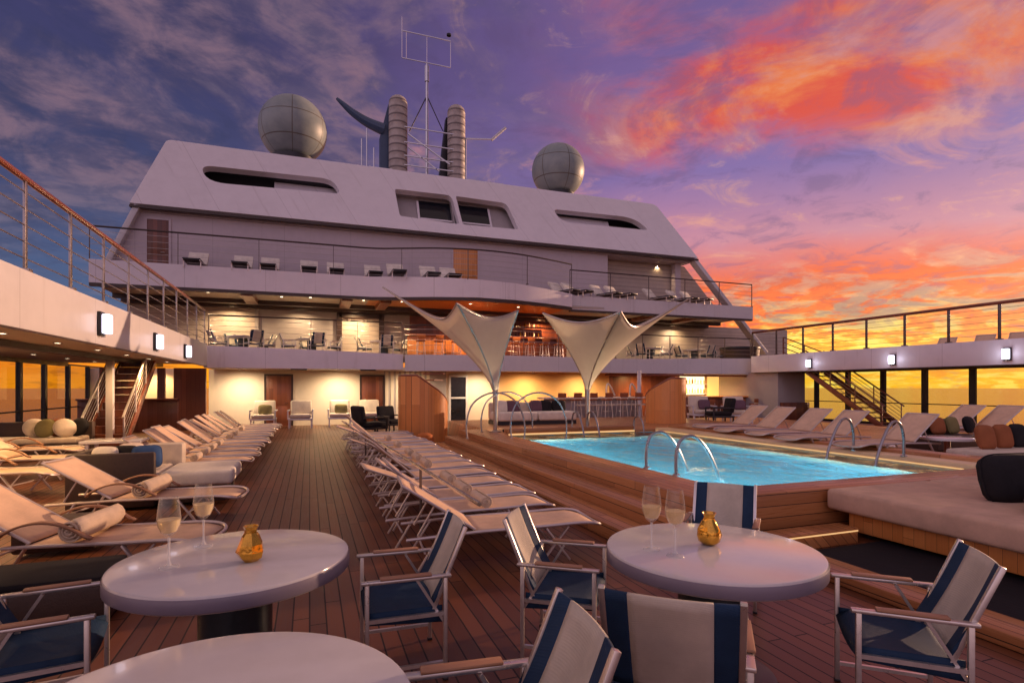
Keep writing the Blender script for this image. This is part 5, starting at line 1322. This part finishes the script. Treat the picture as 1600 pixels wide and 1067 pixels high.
# far pool sofa
g = thing('sofa', 'long grey white sofa behind the far end of the pool', 'sofa', (uX(830, 16.6), 16.6, .5), world=True)
sa, sb = uX(772, 16.6), uX(892, 16.6)
mb = MB(); mb.span((sa, 16.2, .5), (sb, 17.2, .62)); part(mb, 'base', 'dark metal', g)
for a, b in ((sa, (sa+sb)/2-.02), ((sa+sb)/2+.02, sb)):
    mb = MB(); mb.span((a, 16.15, .62), (b, 17.0, .90), bev=.06, seg=3); part(mb, 'seat_cushion', 'cushion white', g)
mb = MB(); mb.span((sa, 17.02, .62), (sb, 17.25, 1.18), bev=.06, seg=3); part(mb, 'backrest', 'cushion cream', g)
for u, m, lab in ((782, 'cushion white', 'white scatter cushion at the mast end of the grey white sofa'), (800, 'cushion plum', 'plum scatter cushion on the grey white sofa beside the white one'), (838, 'cushion plum', 'plum scatter cushion in the middle of the grey white sofa'), (850, 'cushion dark', 'black scatter cushion on the grey white sofa beside the middle plum one'), (872, 'cushion dark', 'black scatter cushion at the bar end of the grey white sofa')):
    cushion(lab, (uX(u, 16.9), 16.86, 1.06), (.5, .18, .38), m, 0, 0, 'scatter cushions on the far sofa')
# round cushions + sofa under the gallery
g = thing('sofa', 'low brown sofa with round cushions in front of the tall glass wall', 'sofa', (-6.6, 16.5, 0), world=True)
mb = MB(); mb.span((-7.6, 15.7, .05), (-5.1, 16.8, .36), bev=.03); part(mb, 'base', 'wicker', g)
mb = MB(); mb.span((-7.5, 15.75, .36), (-5.15, 16.6, .5), bev=.05, seg=3); part(mb, 'seat_cushion', 'cushion cream', g)
mb = MB(); mb.span((-7.6, 16.6, .3), (-5.1, 16.8, .84), bev=.04); part(mb, 'backrest', 'wicker', g)
for i, (u, v, m) in enumerate(((53, 669, 'cushion cream'), (76, 674, 'cushion olive'), (90, 664, 'cushion rust'), (106, 672, 'cushion cream'), (122, 668, 'cushion dark'))):
    q = atY(u, v, 16.2); cushion(('first pale round cushion on the brown sofa by the glass wall', 'olive round cushion on the brown sofa by the glass wall', 'rust round cushion in the middle of the brown sofa', 'second pale round cushion, beside the black one on the brown sofa', 'black round cushion at the stair end of the brown sofa')[i], (q.x, 16.25-.22*(i % 2), .72), (.44, .2, .44), m, R((25, -12, 8, 30, -20)[i]), 0, 'round cushions on the brown sofa', -20, .95)
g = thing('side_table', 'long low white table in front of the white column', 'table', (-4.9, 12.6, 0), world=True)
qa, qb = atY(126, 672, 11.4), atY(222, 672, 11.4)
mb = MB(); mb.span((qa.x, 11.3, .72), (qb.x, 11.9, .77), bev=.01); part(mb, 'tabletop', 'table white', g)
for xx_ in (qa.x+.1, qb.x-.1):
    for yy in (11.38, 11.82): mb = MB(); mb.box((xx_, yy, .36), (.05, .05, .72)); part(mb, 'leg', 'white paint', g)
# wicker sofa with chaise beside the aisle
g = thing('wicker_daybed', 'brown wicker sofa with a long cream chaise seat beside the aisle', 'sofa', (-2.6, 9.8, 0), world=True)
mb = MB(); mb.span((-3.05, 9.02, .04), (-1.15, 10.05, .28), bev=.02); part(mb, 'base', 'wicker', g)
mb = MB(); mb.span((-3.05, 8.9, .04), (-2.02, 9.01, .79), bev=.03); part(mb, 'side_panel', 'wicker', g)
mb = MB(); mb.span((-3.05, 9.02, .28), (-2.9, 10.05, .79), bev=.03); part(mb, 'backrest', 'wicker', g)
mb = MB(); mb.span((-1.98, 8.92, .285), (-1.05, 10.08, .50), bev=.06, seg=4); part(mb, 'chaise_cushion', 'cushion white', g)
mb = MB(); mb.span((-2.88, 9.03, .285), (-2.0, 10.05, .50), bev=.06, seg=4); part(mb, 'seat_cushion', 'cushion cream', g)
mb = MB(); mb.span((-2.42, 10.09, .04), (-1.9, 10.36, .80), bev=.04); part(mb, 'box_arm', 'cushion cream', g)
for i, (dx, dy, m, lab) in enumerate(((-2.72, 9.3, 'cushion white', 'white cushion at the back of the brown wicker sofa'), (-2.5, 9.35, 'cushion dark', 'black cushion on the brown wicker sofa'), (-2.2, 9.3, 'cushion blue', 'blue cushion on the brown wicker sofa'), (-2.5, 9.75, 'cushion cream', 'cream cushion lying on the brown wicker sofa'))):
    cushion(lab, (dx, dy, .69), (.36, .15, .32), m, R(20*(i-1)), 0, 'cushions on the wicker sofa')
mb = MB(); mb.span((-2.75, 6.75, .05), (-2.05, 7.25, .34), bev=.03); tag(mb.build('wicker_stool', 'wicker'), 'low dark wicker stool between the two biggest loungers', 'stool')
# near left dark sofa
g = thing('wicker_bench', 'dark wicker bench behind the first round table, mostly in shadow', 'bench', (-1.9, 5.0, 0), world=True)
mb = MB(); mb.span((-4.3, 4.75, .03), (-1.35, 5.4, .27), bev=.03); part(mb, 'base', 'wicker', g)
mb = MB(); mb.span((-4.25, 4.78, .27), (-1.4, 5.36, .33), bev=.025); part(mb, 'seat_pad', 'cushion dark', g)

# ------------------------------------------------------------------ big daybeds at the near pool end
DG = 'wide daybeds at the near end of the pool'
for (xa, xb, ya, lab) in ((5.65, 7.33, 2.0, 'wide beige daybed on a wooden base, nearest the round table'), (7.38, 9.2, 2.2, 'second beige daybed, beyond the seam of the nearest one')):
    g = thing('daybed', lab, 'daybed', (xa, 4.8, 0), group=DG, world=True)
    mb = MB(); mb.prism([(xa+.14, ya, .05), (xa+.04, ya, .27), (xa+.04, 4.76, .27), (xa+.20, 4.70, .05)], (xb-xa-.2, 0, 0)) if False else mb.span((xa+.14, ya+.05, .06), (xb-.06, 4.62, .275), bev=.02); part(mb, 'base', 'orange wood', g)
    mb = MB(); mb.span((xa, ya, .28), (xb, 4.80, .52), bev=.05, seg=4); part(mb, 'mattress', 'mattress', g)
    for yy in (ya+.3, 4.45): mb = MB(); mb.box((xa+.28, yy, .03), (.08, .08, .06)); part(mb, 'foot', 'dark metal', g)
    mb = MB(); mb.span((xa+.3, ya-.12, .28), (xb-.1, ya+.06, .9), bev=.04); part(mb, 'headboard', 'wicker', g)
for i, (x_, y_, z_, d, rz, m, lab) in enumerate(((7.0, 3.6, .74, (.95, .32, .52), R(-12), 'cushion dark', 'big black cushion standing up on the nearest daybed'), (6.62, 3.1, .62, (.8, .42, .26), R(10), 'cushion plum', 'dark plum cushion lying in front of the big black one'), (8.15, 3.8, .78, (.9, .34, .58), R(5), 'cushion dark', 'black cushion on the second daybed'))):
    cushion(lab, (x_, y_, z_), d, m, rz, 0, 'dark cushions on the daybeds')
# lounge seats at the right edge of the platform
g = thing('lounge_seat', 'low white lounge seat with rust cushions at the frame edge across the pool', 'sofa', (11.2, 6.2, .3), world=True)
qa = atY(1500, 705, 6.2); mb = MB(); mb.span((qa.x, 5.6, .32), (qa.x+2.2, 6.6, .52), bev=.03); part(mb, 'base', 'white paint', g)
mb = MB(); mb.span((qa.x+.1, 5.62, .52), (qa.x+2.1, 6.5, .62), bev=.04); part(mb, 'seat_cushion', 'cushion cream', g)
for i, (u, m, lab) in enumerate(((1545, 'cushion rust', 'first rust cushion on the low white lounge seat'), (1572, 'cushion rust', 'second rust cushion on the low white lounge seat, beside the black one'), (1596, 'cushion dark', 'black cushion on the low white lounge seat'))):
    q = atY(u, 683, 6.15); cushion(lab, (q.x, 6.2, .82), (.34, .18, .42), m, R(-10), 0, 'cushions on the lounge seat')
g = thing('side_table', 'small white low table among the loungers across the pool', 'table', (10.6, 6.9, .3), world=True)
q = atY(1480, 686, 7.0); mb = MB(); mb.lathe([(.42, .70), (.42, .74), (.40, .75)], 28, (q.x, 7.0, 0)); part(mb, 'tabletop', 'table white', g)
mb = MB(); mb.lathe([(.05, .32), (.05, .70)], 12, (q.x, 7.0, 0)); mb.lathe([(.2, .3), (.2, .32)], 20, (q.x, 7.0, 0)); part(mb, 'pedestal', 'rail wood', g)
g = thing('lounge_seat', 'brown lounge seat with mixed cushions under the foot of the open staircase', 'sofa', (12, 8.2, .3), world=True)
qa, qb = uX(1452, 8.1), uX(1532, 8.1)
mb = MB(); mb.span((qa, 7.9, .32), (qb, 8.7, .62), bev=.04); part(mb, 'base', 'wicker', g)
mb = MB(); mb.span((qa, 8.6, .5), (qb, 8.8, .95), bev=.05); part(mb, 'backrest', 'wicker', g)
for i, (u, m, lab) in enumerate(((1466, 'cushion rust', 'rust cushion on the brown lounge seat under the staircase foot'), (1489, 'cushion olive', 'olive cushion in the middle of the brown lounge seat'), (1515, 'cushion dark', 'black cushion at the end of the brown lounge seat'))):
    cushion(lab, (uX(u, 8.4), 8.42, .82), (.42, .18, .38), m, R(8*i), 0, 'cushions on the brown lounge seat')

q = atZ(664, 697, 0); mb = MB(); mb.lathe([(0, 0), (.20, 0), (.25, .06), (.26, .2), (.22, .33), (.12, .38), (0, .39)], 24, close=False); o = mb.build('pouf', mat('orange cloth', (.55, .16, .03), .8, var=.15), None); o.location = (q.x, q.y, 0)
tag(o, 'small orange pouf at the foot of the tall wooden screen', 'pouf')
